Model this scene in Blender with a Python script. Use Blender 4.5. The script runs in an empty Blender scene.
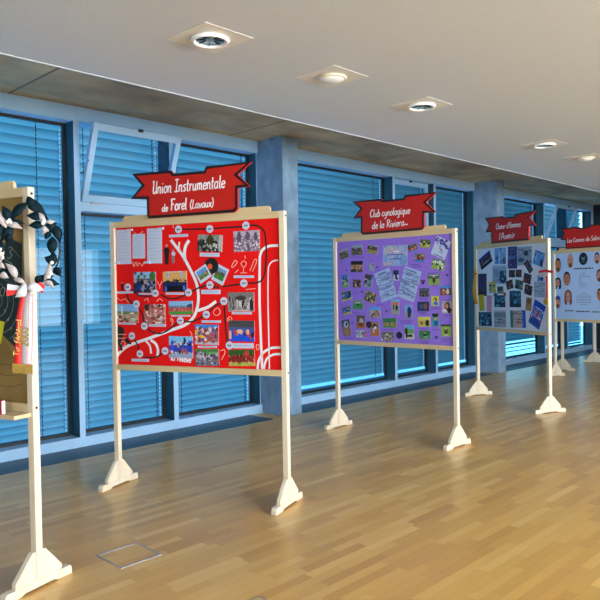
import bpy, bmesh, math, random
from mathutils import Vector, Matrix
R = math.radians
SC = bpy.context.scene
COL = SC.collection
# ------------------------------------------------------------------ camera
cam = bpy.data.cameras.new('camera'); cam.sensor_width = 36.0; cam.lens = 683.745*36/600
cam.clip_start = .05; cam.clip_end = 300
co = bpy.data.objects.new('camera', cam); COL.objects.link(co); SC.camera = co
yaw, pit, rol = .7725, -.0175, -.0169
fw = Vector((math.cos(pit)*math.cos(yaw), math.cos(pit)*math.sin(yaw), math.sin(pit)))
rt = Vector((math.sin(yaw), -math.cos(yaw), 0)); up = rt.cross(fw)
r2 = math.cos(rol)*rt+math.sin(rol)*up; u2 = -math.sin(rol)*rt+math.cos(rol)*up
co.matrix_world = Matrix(((r2.x, u2.x, -fw.x, 0), (r2.y, u2.y, -fw.y, 0), (r2.z, u2.z, -fw.z, 1.6), (0, 0, 0, 1)))
# ------------------------------------------------------------------ world, light, exposure
SC.view_settings.view_transform = 'Standard'; SC.view_settings.look = 'None'
SC.view_settings.gamma = 1; SC.view_settings.use_curve_mapping = False
SC.view_settings.exposure = 0.2
wd = bpy.data.worlds.new('sky'); SC.world = wd; wd.use_nodes = True
wn = wd.node_tree.nodes; wl = wd.node_tree.links
bg = wn['Background']
tc = wn.new('ShaderNodeTexCoord'); sx = wn.new('ShaderNodeSeparateXYZ'); cr = wn.new('ShaderNodeValToRGB')
wl.new(tc.outputs['Generated'], sx.inputs[0]); wl.new(sx.outputs['Z'], cr.inputs[0]); wl.new(cr.outputs[0], bg.inputs['Color'])
cr.color_ramp.elements[0].position = 0.0; cr.color_ramp.elements[0].color = (.40, .74, .95, 1)
cr.color_ramp.elements[1].position = .6; cr.color_ramp.elements[1].color = (.20, .58, .86, 1)
bg.inputs['Strength'].default_value = 7.5
def area(name, loc, rot, sx_, sy_, power, color):
    l = bpy.data.lights.new(name, 'AREA'); l.shape = 'RECTANGLE'; l.size = sx_; l.size_y = sy_; l.energy = power; l.color = color
    o = bpy.data.objects.new(name, l); COL.objects.link(o); o.location = loc; o.rotation_euler = rot
    return o
# daylight through the window band of the opposite long wall
area('daylight_opposite', (3.8, -6.3, 1.75), (R(-90), 0, R(180)), 7.4, 2.3, 1000, (1, .95, .89))
area('daylight_opposite', (9.85, -6.3, 1.75), (R(-90), 0, R(180)), 2.0, 2.3, 60, (1, .97, .93))
area('rear_fill', (-4.6, -1.4, 1.75), (R(90), 0, R(-90)), 2.2, 2.3, 70, (1, .84, .64))  # added warm fill from behind for the stand fronts, no known window
# ------------------------------------------------------------------ data measured off the place, metres
D = {"boards":[[1.61,3.578,-1.276],[3.487,3.546,-1.218],[5.896,3.597,-1.554],[8.185,3.694,-2.03],[11.09,3.577,-1.826],[12.4,5.37,3.142]],"red_photos":[[-0.465,1.668,0.215,0.165,-0.019,"crowd"],[-0.176,1.668,0.224,0.159,0.003,"stage"],[-0.644,1.419,0.214,0.148,-0.016,"town"],[-0.373,1.412,0.201,0.156,-0.0,"pinkcrowd"],[-0.126,1.462,0.223,0.103,0.01,"redrow"],[-0.132,1.152,0.222,0.17,-0.007,"bluepeople"],[0.107,1.253,0.211,0.156,-0.015,"parade"],[0.105,1.077,0.212,0.13,0.017,"graycrowd"],[0.152,1.955,0.219,0.13,-0.06,"bw"],[0.47,1.958,0.221,0.155,0.001,"lilac"],[0.412,1.503,0.225,0.145,-0.006,"bw2"],[0.414,1.284,0.219,0.158,-0.007,"bluestage"],[0.41,1.081,0.222,0.123,0.035,"greenrow"]],"polaroids":[[0.086,1.721,0.119,0.11,0.523],[0.237,1.713,0.114,0.133,-0.463]],"record":[0.16221817918926207,1.7766146286414253],"sheets":[[-0.667,1.96,0.146,0.281,-0.004],[-0.517,1.959,0.122,0.197,-0.014],[-0.363,1.956,0.143,0.281,-0.013]],"circles":[[-0.133,2.075],[-0.635,1.631],[-0.364,1.578],[-0.052,1.58],[-0.552,1.493],[-0.478,1.315],[-0.604,1.233],[-0.528,1.09],[-0.282,1.118],[-0.132,1.36],[0.107,1.408],[0.144,1.635],[0.153,2.064],[0.467,2.074],[0.441,1.643],[0.265,1.51],[0.306,1.173]],"captions":[[-0.134,2.026,0.175,0.021,-0.002],[-0.67,1.588,0.172,0.017,0.004],[-0.457,1.574,0.137,0.014,-0.015],[-0.179,1.573,0.169,0.017,-0.014],[-0.647,1.334,0.171,0.015,-0.004],[-0.351,1.321,0.164,0.02,0.002],[-0.127,1.398,0.177,0.012,-0.001],[0.146,1.867,0.174,0.029,-0.051],[0.441,1.692,0.171,0.019,-0.018],[0.151,1.582,0.17,0.033,-0.013],[0.15,1.354,0.17,0.018,0.004],[0.419,1.418,0.171,0.016,-0.003],[0.11,1.159,0.171,0.014,0.013],[0.424,1.173,0.18,0.039,0.017],[-0.525,1.038,0.168,0.022,0.013]],"white_paths":[[0.031,[[-0.782,1.008],[-0.755,1.066],[-0.708,1.112],[-0.626,1.159],[-0.426,1.219],[-0.232,1.281],[-0.091,1.326],[-0.016,1.381],[0.022,1.451],[0.038,1.552],[0.021,1.653],[-0.034,1.763],[-0.097,1.866],[-0.16,1.943],[-0.206,1.996]]],[0.034,[[-0.038,1.985],[-0.069,1.943],[-0.082,1.889],[-0.077,1.826]]],[0.018,[[-0.128,1.977],[-0.132,1.93],[-0.115,1.882]]],[0.03,[[0.027,1.439],[0.077,1.451],[0.131,1.47],[0.195,1.509]]],[0.022,[[-0.466,1.194],[-0.428,1.155],[-0.418,1.095]]],[0.03,[[-0.422,1.203],[-0.374,1.176],[-0.351,1.128],[-0.357,1.076]]],[0.026,[[0.732,1.914],[0.66,1.913],[0.606,1.89],[0.583,1.85],[0.577,1.798],[0.57,1.516],[0.575,1.256],[0.582,1.003]]],[0.013,[[0.73,1.808],[0.683,1.799],[0.655,1.77],[0.646,1.722],[0.64,1.516],[0.641,1.257],[0.642,1.005]]],[0.024,[[0.736,1.166],[0.658,1.159],[0.591,1.122],[0.554,1.062],[0.543,1.001]]],[0.022,[[0.735,1.118],[0.673,1.111],[0.619,1.075],[0.595,1.003]]]],"black_paths":[[[-0.101,2.075],[0.009,2.07],[0.122,2.066]],[[0.18,2.066],[0.33,2.068],[0.441,2.068]],[[0.492,2.075],[0.56,2.068],[0.609,2.037],[0.629,1.981],[0.633,1.848],[0.622,1.738],[0.597,1.668],[0.551,1.646],[0.471,1.643]],[[0.411,1.638],[0.337,1.629],[0.254,1.621]],[[0.117,1.633],[0.049,1.617],[-0.02,1.587]],[[-0.085,1.561],[-0.16,1.536],[-0.24,1.536],[-0.311,1.567]],[[-0.398,1.556],[-0.516,1.561],[-0.599,1.611]],[[-0.648,1.579],[-0.624,1.526],[-0.585,1.493]],[[-0.528,1.465],[-0.494,1.404],[-0.484,1.344]],[[-0.446,1.291],[-0.372,1.258],[-0.28,1.269],[-0.16,1.341]],[[-0.099,1.355],[-0.016,1.354],[0.076,1.393]],[[0.133,1.428],[0.18,1.47],[0.238,1.498]],[[0.268,1.481],[0.275,1.328],[0.287,1.195]],[[-0.584,1.205],[-0.552,1.169],[-0.537,1.122]],[[-0.497,1.071],[-0.43,1.061],[-0.352,1.074],[-0.313,1.099]]],"figures":[[-0.248,1.804,0.165,"black"],[-0.188,1.814,0.11,"grey"],[-0.69,1.6,0.075,"black"],[-0.725,1.215,0.07,"jacket"],[-0.738,1.112,0.1,"trousers"],[-0.645,1.192,0.05,"shoe"]],"doodles":[[[-0.717,1.162],[-0.706,1.188],[-0.678,1.187],[-0.676,1.162],[-0.701,1.145],[-0.702,1.128]],[[-0.562,2.076],[-0.542,2.059],[-0.503,2.059],[-0.473,2.078]],[[-0.578,1.834],[-0.569,1.797],[-0.548,1.833],[-0.534,1.8],[-0.519,1.828],[-0.49,1.799],[-0.474,1.827]],[[-0.747,1.544],[-0.707,1.523],[-0.666,1.535],[-0.627,1.502]],[[-0.342,1.671],[-0.321,1.639],[-0.299,1.672]],[[-0.321,1.639],[-0.321,1.615]],[[0.418,1.792],[0.44,1.81],[0.464,1.791],[0.441,1.761],[0.418,1.792]],[[0.44,1.761],[0.438,1.72]],[[0.413,1.721],[0.468,1.721]],[[0.336,1.772],[0.367,1.816],[0.384,1.8],[0.349,1.764],[0.336,1.772]],[[0.494,1.734],[0.533,1.814],[0.553,1.806],[0.515,1.729]],[[0.365,1.722],[0.396,1.747]],[[0.454,1.851],[0.455,1.828]],[[-0.74,1.244],[-0.659,1.246]],[[-0.741,1.212],[-0.659,1.216]],[[-0.217,1.349],[-0.223,1.377],[-0.202,1.365],[-0.207,1.337],[-0.217,1.317]],[[0.18,1.443],[0.207,1.458],[0.228,1.439],[0.223,1.412],[0.192,1.401],[0.169,1.42],[0.18,1.443]],[[0.293,1.382],[0.33,1.355]],[[0.291,1.366],[0.311,1.392],[0.332,1.374],[0.314,1.349],[0.291,1.366]],[[0.226,1.129],[0.257,1.139],[0.265,1.115],[0.233,1.06]],[[0.537,1.181],[0.558,1.183],[0.558,1.151],[0.537,1.149],[0.537,1.181]],[[-0.046,1.279],[-0.028,1.252],[-0.042,1.24]],[[0.457,1.595],[0.495,1.599],[0.537,1.601]],[[-0.184,2.117],[-0.18,2.089]],[[-0.472,1.521],[-0.443,1.537],[-0.432,1.509]],[[-0.351,1.512],[-0.326,1.533],[-0.293,1.516]]],"note":[[0.19,1.619],[0.198,1.652],[0.224,1.655],[0.219,1.62]],"relief":[[-0.234,1.034],[-0.043,1.019]],"purple_photos":[[-0.644,1.976,0.135,0.105,0.229,"greyfield"],[-0.456,2.012,0.155,0.111,-0.009,"greyfield"],[-0.243,2.009,0.136,0.093,-0.218,"field"],[-0.463,1.828,0.17,0.122,-0.034,"darkorange"],[-0.257,1.816,0.068,0.087,-0.145,"pale"],[-0.634,1.671,0.094,0.142,0.143,"bluegreen"],[-0.466,1.639,0.113,0.089,-0.058,"brown"],[-0.304,1.664,0.109,0.143,-0.159,"dogblue"],[0.064,1.716,0.071,0.111,-0.025,"navy"],[0.28,1.997,0.109,0.079,0.17,"group"],[0.431,2.031,0.126,0.081,-0.175,"yellowgreen"],[0.364,1.891,0.121,0.087,-0.043,"group"],[0.581,1.812,0.151,0.101,-0.247,"dogs"],[0.528,1.663,0.141,0.111,0.009,"person"],[0.415,1.533,0.12,0.087,-0.008,"darkgroup"],[0.665,1.551,0.126,0.095,0.005,"duo"],[-0.617,1.501,0.144,0.102,0.186,"bluegreen2"],[-0.453,1.406,0.141,0.1,0.004,"green"],[-0.281,1.489,0.146,0.113,-0.317,"dogs2"],[-0.616,1.335,0.123,0.085,0.2,"bluegreen2"],[-0.223,1.319,0.149,0.114,0.012,"team"],[0.048,1.385,0.103,0.159,0.006,"orangeduo"],[-0.418,1.214,0.119,0.144,-0.006,"browndog"],[-0.626,1.142,0.117,0.181,0.162,"dogbrown"],[-0.226,1.141,0.115,0.153,0.029,"orangedog"],[-0.026,1.211,0.177,0.102,0.023,"greenfield"],[-0.421,1.079,0.141,0.083,0.034,"snow"],[-0.057,1.064,0.158,0.102,0.008,"team2"],[0.216,1.333,0.094,0.136,0.084,"bluejump"],[0.22,1.119,0.119,0.146,0.032,"walker"],[0.399,1.39,0.145,0.098,0.006,"nightduo"],[0.539,1.446,0.088,0.101,0.001,"yellowblue"],[0.674,1.384,0.114,0.12,0.007,"portrait"],[0.404,1.232,0.151,0.103,0.022,"yellowduo"],[0.412,1.097,0.132,0.087,0.035,"greenman"],[0.541,1.253,0.076,0.132,0.02,"tealman"],[0.661,1.15,0.115,0.12,0.03,"greenman2"]],"purple_papers":[[0.055,1.928,0.315,0.216,-0.025,"postcard"],[-0.075,1.616,0.209,0.326,0.285,"letter"],[0.23,1.621,0.213,0.332,-0.312,"letter"],[0.615,1.979,0.173,0.194,-0.423,"card"]],"paws":[[-0.615,1.791,0.01],[-0.182,1.81,0.011],[-0.397,1.545,0.013],[-0.069,1.336,0.012],[-0.542,1.198,0.01],[0.397,1.639,0.022],[0.681,1.703,0.013],[0.547,1.076,0.015]],"rosettes":[[0.094,1.083],[-0.307,1.185]],"scribbles":[[[-0.56,1.935],[-0.362,1.927]],[[-0.194,1.406],[-0.114,1.406]],[[-0.53,1.311],[-0.43,1.312]],[[-0.525,1.535],[-0.454,1.534]],[[-0.145,1.134],[0.026,1.139]],[[-0.651,1.02],[-0.535,1.024]],[[0.253,1.823],[0.363,1.819]],[[0.277,1.801],[0.387,1.797]],[[0.105,1.234],[0.256,1.237]],[[0.104,1.213],[0.243,1.216]],[[0.346,1.474],[0.454,1.474]],[[0.357,1.456],[0.454,1.456]],[[0.331,1.327],[0.44,1.328]],[[0.355,1.311],[0.428,1.312]],[[0.488,1.379],[0.582,1.38]],[[0.5,1.364],[0.593,1.365]],[[0.629,1.453],[0.721,1.453]],[[0.639,1.297],[0.718,1.299]],[[0.353,1.157],[0.449,1.159]],[[0.35,1.029],[0.447,1.033]],[[0.362,1.012],[0.459,1.016]],[[0.496,1.156],[0.59,1.158]],[[0.6,1.063],[0.715,1.067]],[[0.612,1.043],[0.692,1.046]],[[0.482,1.717],[0.564,1.715]],[[0.446,1.732],[0.576,1.728]],[[0.655,1.601],[0.712,1.6]],[[0.503,1.598],[0.574,1.597]]],"collage":[[-0.544,1.949,0.295,0.171,0.427,"darkphoto"],[-0.201,1.992,0.254,0.222,-0.02,"strips"],[-0.222,1.739,0.316,0.253,-0.02,"docdark"],[0.07,1.958,0.202,0.295,-0.025,"purpleposter"],[0.32,1.966,0.289,0.245,-0.032,"news"],[0.599,1.921,0.193,0.184,-0.32,"bluesheet"],[0.399,1.827,0.18,0.09,-0.885,"darkphoto"],[-0.145,1.741,0.134,0.095,-0.025,"tinyblue"],[0.055,1.744,0.135,0.1,-0.025,"tinydark"],[0.198,1.744,0.124,0.099,-0.026,"tinydark"],[0.372,1.672,0.154,0.127,-0.25,"tinydark"],[0.627,1.673,0.114,0.069,-0.019,"tinyblue2"],[0.005,1.597,0.146,0.118,0.212,"tinydark"],[0.202,1.595,0.162,0.121,-0.179,"tinygreen"],[0.391,1.525,0.153,0.127,-0.235,"tinydark"],[-0.622,1.603,0.208,0.315,-0.01,"navytall"],[-0.384,1.569,0.15,0.155,0.098,"yellowdoc"],[-0.201,1.527,0.135,0.096,-0.003,"tinygreen"],[-0.309,1.457,0.084,0.061,-0.334,"tinygreen"],[-0.216,1.373,0.248,0.165,0.013,"nightblue"],[0.122,1.406,0.242,0.219,0.009,"nightblue"],[-0.644,1.346,0.123,0.23,0.076,"yellow"],[-0.459,1.337,0.118,0.227,-0.047,"pink"],[0.398,1.344,0.117,0.171,-0.121,"beige"],[0.558,1.215,0.227,0.328,-0.429,"blueposter"],[-0.561,1.115,0.315,0.199,0.037,"nightblue"],[-0.215,1.13,0.271,0.234,0.037,"doc"],[0.175,1.142,0.323,0.231,0.037,"striped"],[0.611,1.534,0.209,0.202,-0.004,"textsheet"],[-0.102,1.469,0.057,0.046,0.003,"redbit"]],"medal":[[0.636,1.75],[0.767,1.765],[0.894,1.743],[0.772,1.697],[0.782,1.549],[0.762,1.413],[0.761,1.379]],"tassel":[[-0.76,1.847],[-0.749,1.774],[-0.792,1.529],[-0.721,1.327],[-0.809,1.325]],"faces":[[-0.692,1.92,0.118,0.246,-0.038,"beard"],[-0.443,1.981,0.118,0.243,-0.043,"bald"],[0.061,2.005,0.1,0.186,-0.046,"short"],[-0.516,1.685,0.139,0.237,-0.021,"smile"],[0.099,1.721,0.109,0.202,-0.024,"short"],[-0.698,1.603,0.129,0.206,-0.014,"long"],[-0.494,1.364,0.149,0.262,0.003,"redhead"],[-0.702,1.286,0.108,0.223,0.009,"cap"],[0.102,1.414,0.1,0.202,-0.001,"glasses"]],"logo":[-0.194,2.003,0.165,0.206,-0.045],"lines4":[[-0.374,1.844,0.369,0.022],[-0.221,1.765,0.066,0.01],[-0.278,1.738,0.114,0.008],[-0.279,1.713,0.208,0.008],[-0.279,1.683,0.057,0.008],[-0.279,1.655,0.038,0.008],[-0.28,1.629,0.057,0.008],[-0.28,1.602,0.133,0.008],[-0.28,1.572,0.17,0.008],[-0.281,1.539,0.133,0.008],[-0.224,1.442,0.076,0.008],[-0.282,1.414,0.189,0.008],[-0.34,1.386,0.303,0.008],[-0.321,1.359,0.265,0.008],[-0.341,1.334,0.303,0.008],[-0.322,1.307,0.265,0.008],[-0.342,1.282,0.303,0.008],[-0.265,1.251,0.151,0.008],[-0.56,1.141,0.178,0.018],[-0.343,1.133,0.266,0.02],[-0.04,1.131,0.146,0.018]],"banners":[[[-0.537,2.536],[-0.443,2.437],[-0.554,2.338],[-0.398,2.328],[-0.398,2.188],[-0.382,2.172],[0.389,2.174],[0.421,2.199],[0.424,2.352],[0.528,2.356],[0.426,2.451],[0.543,2.537],[0.153,2.536],[0.137,2.503],[-0.144,2.507],[-0.165,2.533]],[[-0.476,2.546],[-0.369,2.459],[-0.472,2.359],[-0.364,2.359],[-0.367,2.192],[-0.336,2.172],[0.415,2.173],[0.444,2.196],[0.446,2.341],[0.587,2.336],[0.468,2.447],[0.595,2.537],[0.214,2.544],[0.201,2.514],[-0.06,2.52],[-0.092,2.54]],[[-0.488,2.541],[-0.395,2.441],[-0.48,2.337],[-0.351,2.333],[-0.342,2.173],[0.45,2.165],[0.463,2.342],[0.589,2.337],[0.465,2.45],[0.592,2.525],[0.183,2.525],[0.172,2.494],[-0.064,2.505],[-0.097,2.528]]],"banner4":[[[-0.602,2.535],[-0.543,2.446],[-0.605,2.341],[-0.505,2.334],[-0.497,2.182]],[[-0.278,2.537],[-0.249,2.514],[-0.07,2.516],[-0.015,2.55]]],"texts":[[0,"Union Instrumentale",[[-0.344,2.363],[0.316,2.364]],0.1,0.0095],[0,"de",[[-0.257,2.218],[-0.201,2.218]],0.062,0.009],[0,"Forel",[[-0.177,2.221],[-0.025,2.224]],0.092,0.0105],[0,"(Lavaux)",[[0.002,2.225],[0.213,2.228]],0.07,0.0075],[1,"Club cynologique",[[-0.241,2.354],[0.277,2.35]],0.082,0.009],[1,"de la Riviera~",[[-0.216,2.225],[0.25,2.233]],0.082,0.009],[2,"Chœur d'Hommes",[[-0.235,2.361],[0.303,2.35]],0.08,0.009],[2,"l'Avenir",[[-0.17,2.213],[0.177,2.217]],0.09,0.0095],[3,"Les Canons de Salins~",[[-0.476,2.285],[0.2,2.296]],0.075,0.008]],"wreath_o":[1.59,3.532,-0.582],"leaves":[[-0.001,2.071,-0.077,1.987,0.034,"d"],[0.005,2.097,0.092,1.993,0.036,"d"],[-0.0,2.103,0.043,2.056,0.03,"d"],[0.004,2.071,0.048,2.019,0.04,"d"],[0.087,2.009,0.003,2.003,0.034,"d"],[0.081,1.956,0.011,1.951,0.03,"d"],[-0.092,1.971,-0.119,2.044,0.03,"d"],[-0.139,2.028,-0.102,1.94,0.03,"s"],[-0.102,1.955,-0.034,1.935,0.028,"s"],[-0.097,1.961,-0.023,1.961,0.022,"d"],[-0.068,1.94,-0.128,1.877,0.038,"d"],[-0.16,1.971,-0.123,1.893,0.036,"d"],[-0.133,1.877,-0.164,1.794,0.04,"d"],[-0.074,1.877,-0.113,1.898,0.03,"d"],[0.053,2.019,0.086,1.961,0.03,"s"],[0.086,1.961,0.132,1.972,0.022,"s"],[0.086,1.951,0.07,1.908,0.03,"s"],[0.085,1.919,0.137,1.961,0.036,"d"],[0.116,1.956,0.155,1.871,0.036,"d"],[0.115,1.898,0.085,1.914,0.03,"d"],[0.12,1.893,0.118,1.803,0.038,"d"],[0.128,1.808,0.106,1.734,0.034,"d"],[0.122,1.75,0.082,1.782,0.03,"d"],[0.121,1.728,0.151,1.686,0.03,"d"],[0.075,1.66,0.102,1.75,0.03,"s"],[0.12,1.686,0.065,1.671,0.02,"d"],[0.065,1.666,0.14,1.643,0.03,"d"],[0.07,1.655,0.119,1.622,0.024,"s"],[0.05,1.655,0.111,1.707,0.024,"d"],[0.029,1.65,0.065,1.687,0.024,"d"],[-0.124,1.841,-0.136,1.762,0.028,"s"],[-0.141,1.762,-0.117,1.731,0.022,"s"],[-0.147,1.689,-0.103,1.678,0.03,"s"],[-0.059,1.673,-0.107,1.746,0.032,"s"],[-0.074,1.673,-0.02,1.646,0.022,"s"],[-0.141,1.731,-0.162,1.69,0.02,"s"],[-0.088,1.689,-0.147,1.71,0.03,"d"],[-0.069,1.667,-0.087,1.731,0.02,"d"]],"pearls":[[-0.087,1.976],[-0.082,1.966],[-0.097,1.966],[0.082,1.972],[0.076,1.961],[0.117,1.755],[0.111,1.697],[0.1,1.681],[-0.13,1.804],[-0.134,1.825],[-0.125,1.783]],"bow":{"white":[[-0.011,1.63],[-0.066,1.578],[-0.006,1.614],[0.074,1.612],[-0.03,1.646],[0.039,1.634]],"loopL":[[-0.021,1.63],[-0.104,1.647],[-0.11,1.584],[-0.061,1.594]],"loopR":[[0.009,1.624],[0.059,1.655],[0.079,1.634],[0.068,1.597]],"red":[[[-0.036,1.599],[-0.058,1.499],[-0.068,1.405],[-0.078,1.3],[-0.084,1.224]],[[-0.011,1.598],[-0.031,1.499],[-0.036,1.404],[-0.042,1.299],[-0.046,1.222]]],"white2":[[[-0.016,1.598],[-0.031,1.499],[-0.036,1.404],[-0.042,1.299],[-0.046,1.222]],[[0.023,1.592],[0.023,1.497],[0.02,1.402],[0.014,1.297],[0.006,1.22]]],"t1":[[-0.057,1.27],[-0.04,1.462]],"t2":[[-0.01,1.319],[-0.007,1.419]],"fr":[[-0.089,1.227],[0.007,1.217],[-0.036,1.177]]},"target":[[[0.714,1.864],[0.599,1.913],[0.428,1.45],[0.641,1.304],[0.695,1.294]],[0.506,1.562],[0.615,1.819],[0.548,1.612],[[0.568,1.501],[0.592,1.457],[0.612,1.402],[0.634,1.353]]],"ynote":[[0.486,1.456],[0.566,1.44],[0.534,1.318],[0.457,1.339]],"khaki":[[0.356,1.297],[0.554,1.335],[0.624,1.276],[0.682,1.152],[0.713,1.045],[0.708,1.006],[0.344,0.984]]}
# ------------------------------------------------------------------ materials
def lin(c):
    if isinstance(c, str):
        c = [int(c[i:i+2], 16)/255 for i in (0, 2, 4)]
    return tuple(((x+.055)/1.055)**2.4 if x > .04045 else x/12.92 for x in c)
MATS = {}
def mat(name, col, rough=.6, metal=0, spec=.5, alpha=None):
    if name in MATS: return MATS[name]
    m = bpy.data.materials.new(name); m.use_nodes = True
    b = m.node_tree.nodes['Principled BSDF']
    b.inputs['Base Color'].default_value = (*lin(col), 1); b.inputs['Roughness'].default_value = rough
    b.inputs['Metallic'].default_value = metal; b.inputs['Specular IOR Level'].default_value = spec
    MATS[name] = m
    return m
def nodes(m): return m.node_tree.nodes, m.node_tree.links, m.node_tree.nodes['Principled BSDF']
def mottled(name, c1, c2, scale, rough=.7, detail=6, stretch=(1, 1, 1), bump=0, spec=.5):
    m = mat(name, c1, rough, 0, spec); n, l, b = nodes(m)
    t = n.new('ShaderNodeTexCoord'); mp = n.new('ShaderNodeMapping'); mp.inputs['Scale'].default_value = stretch
    no = n.new('ShaderNodeTexNoise'); no.inputs['Scale'].default_value = scale; no.inputs['Detail'].default_value = detail
    r = n.new('ShaderNodeValToRGB'); r.color_ramp.elements[0].position = .3; r.color_ramp.elements[1].position = .7
    r.color_ramp.elements[0].color = (*lin(c1), 1); r.color_ramp.elements[1].color = (*lin(c2), 1)
    l.new(t.outputs['Object'], mp.inputs[0]); l.new(mp.outputs[0], no.inputs['Vector']); l.new(no.outputs['Fac'], r.inputs[0]); l.new(r.outputs[0], b.inputs['Base Color'])
    if bump:
        bp = n.new('ShaderNodeBump'); bp.inputs['Strength'].default_value = bump; bp.inputs['Distance'].default_value = .004
        l.new(no.outputs['Fac'], bp.inputs['Height']); l.new(bp.outputs[0], b.inputs['Normal'])
    return m
WOOD = mottled('pine', 'd8c7b0', 'e4d6c2', 14, .5, 4, (1, 1, .12))
WOODH = mottled('pine_rail', 'cdb489', 'dcc59c', 14, .5, 4, (.12, 1, 1))
RED = mottled('red_fabric', 'ea1010', 'e61616', 60, .85, 2, (1, 1, 1), .15, .2)
PURPLE = mottled('purple_fabric', '8f6fe0', '9a7ce6', 40, .85, 3, (1, 1, 1), .2, .2)
PALEP = mottled('pale_fabric', 'd6e4fa', 'dee9fb', 30, .85, 2, (1, 1, 1), .1, .2)
BLUEP = mottled('pale_blue_paper', 'aeccfa', 'b4d0fb', 20, .8, 2, (1, 1, 1), 0, .2)
KHAKI = mottled('khaki_board', '94794a', 'a08752', 30, .85, 3, (1, 1, 1), 0, .2)
KHAKI2 = mottled('khaki_paper', '8a7040', '947a4a', 10, .8, 3, (1, 1, 1), 0, .2)
SIGN = mat('sign_red', 'c41606', .55)
SIGNB = mat('sign_black', '0d0b0b', .5)
WHITE = mat('white_paint', 'f2f2f6', .6)
PAPER = mat('paper_white', 'e9edf6', .8, 0, .2)
PAPERB = mat('paper_bluish', 'c3cdea', .8, 0, .2)
BLACK = mat('black', '0c0b0c', .6)
INK = mat('ink', '3a3f55', .8)
GREY = mat('grey', '77757c', .7)
STEEL = mat('steel', 'b9c4d0', .3, 1)
CHROME = mat('chrome', '9cc8e2', .35, .85)
FRAME = mottled('window_frame', '93b8dc', '9bbfe2', 3, .4)
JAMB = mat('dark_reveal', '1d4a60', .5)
GASKET = mat('gasket', '07131c', .6)
CONC = mottled('concrete_column', '6b86a2', '86a3c2', 9, .8, 8, (1, 1, .6), .3)
DARKW = mat('end_wall_dark', '16242e', .8)
WALLM = mottled('plaster', '9a9488', 'a6a094', 4, .9)
GRILLE = mottled('floor_grille', '14415c', '184a68', 6, .45)
CEILW = mat('ceiling_white', 'd9d6d2', .55)
DOME = mat('opal', 'eef0ee', .35)
GOLD = mat('gold', 'c9a024', .35, .6)
YELLOW = mat('yellow', 'd8d41c', .7)
REDRIB = mat('ribbon_red', 'ee1d1d', .5)
WHITERIB = mat('ribbon_white', 'cfcdd8', .5)
LEAFD = mottled('leaf_dark', '06171e', '0a2632', 40, .55, 2, spec=.12)
LEAFS = mottled('leaf_silver', 'a89d9e', 'bdb3b4', 40, .35, 2)
TARGET = mat('target_dark', '14292f', .7)
RINGW = mat('target_ring', '98a096', .7)
# concrete soffit with board joints running out from the facade
m = CONCS = mottled('concrete_soffit', '957a5a', 'd6b88e', 1.3, .85, 9, (1, 1.5, 1), .2)
n, l, b = nodes(m)
src = b.inputs['Base Color'].links[0].from_socket
t = n.new('ShaderNodeTexCoord'); s = n.new('ShaderNodeSeparateXYZ'); l.new(t.outputs['Object'], s.inputs[0])
def mth(op, a, b_=None, c_=None):
    x = n.new('ShaderNodeMath'); x.operation = op
    for i, v in enumerate((a, b_, c_)):
        if v is None: continue
        if isinstance(v, (int, float)): x.inputs[i].default_value = v
        else: l.new(v, x.inputs[i])
    return x.outputs[0]
d = mth('ABSOLUTE', mth('SUBTRACT', mth('MODULO', mth('ADD', s.outputs['X'], 53.97-.03+1.35), 2.7), 1.35))
j = mth('LESS_THAN', d, .012)
mx = n.new('ShaderNodeMix'); mx.data_type = 'RGBA'; mx.inputs[7].default_value = (*lin('4c4330'), 1)
l.new(mth('MULTIPLY', j, .8), mx.inputs[0]); l.new(src, mx.inputs[6]); l.new(mx.outputs[2], b.inputs['Base Color'])
# perforated metal ceiling
m = CEIL = mat('perforated_ceiling', 'd3cdc6', .5); n, l, b = nodes(m)
t = n.new('ShaderNodeTexCoord'); s = n.new('ShaderNodeSeparateXYZ'); l.new(t.outputs['Object'], s.inputs[0])
PP = .0125
fx = mth('SUBTRACT', mth('FRACT', mth('DIVIDE', s.outputs['X'], PP)), .5); fy = mth('SUBTRACT', mth('FRACT', mth('DIVIDE', s.outputs['Y'], PP)), .5)
hole = mth('LESS_THAN', mth('ADD', mth('MULTIPLY', fx, fx), mth('MULTIPLY', fy, fy)), .07)
mx = n.new('ShaderNodeMix'); mx.data_type = 'RGBA'; mx.inputs[6].default_value = (*lin('d0d7e0'), 1); mx.inputs[7].default_value = (*lin('9a9a9c'), 1)
l.new(hole, mx.inputs[0]); l.new(mx.outputs[2], b.inputs['Base Color'])
# strip parquet
m = PARQ = mat('parquet', 'c89a58', .3); n, l, b = nodes(m)
t = n.new('ShaderNodeTexCoord'); s = n.new('ShaderNodeSeparateXYZ'); l.new(t.outputs['Object'], s.inputs[0])
SWD, SLN = .068, .52
row = mth('FLOOR', mth('DIVIDE', s.outputs['Y'], SWD))
wnz = n.new('ShaderNodeTexWhiteNoise'); wnz.noise_dimensions = '1D'; l.new(row, wnz.inputs['W'])
xs = mth('ADD', mth('DIVIDE', s.outputs['X'], SLN), mth('MULTIPLY', wnz.outputs['Value'], 7.3))
cell = mth('FLOOR', xs)
cb = n.new('ShaderNodeCombineXYZ'); l.new(cell, cb.inputs[0]); l.new(row, cb.inputs[1])
w2 = n.new('ShaderNodeTexWhiteNoise'); w2.noise_dimensions = '2D'; l.new(cb.outputs[0], w2.inputs['Vector'])
rp = n.new('ShaderNodeValToRGB'); e = rp.color_ramp.elements
e[0].position = 0; e[0].color = (*lin('c9974e'), 1); e[1].position = 1; e[1].color = (*lin('e8c176'), 1)
for p_, c_ in ((.12, 'cf9f54'), (.5, 'd9ab5a'), (.85, 'e0b566')):
    q = e.new(p_); q.color = (*lin(c_), 1)
l.new(w2.outputs['Value'], rp.inputs[0])
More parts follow.
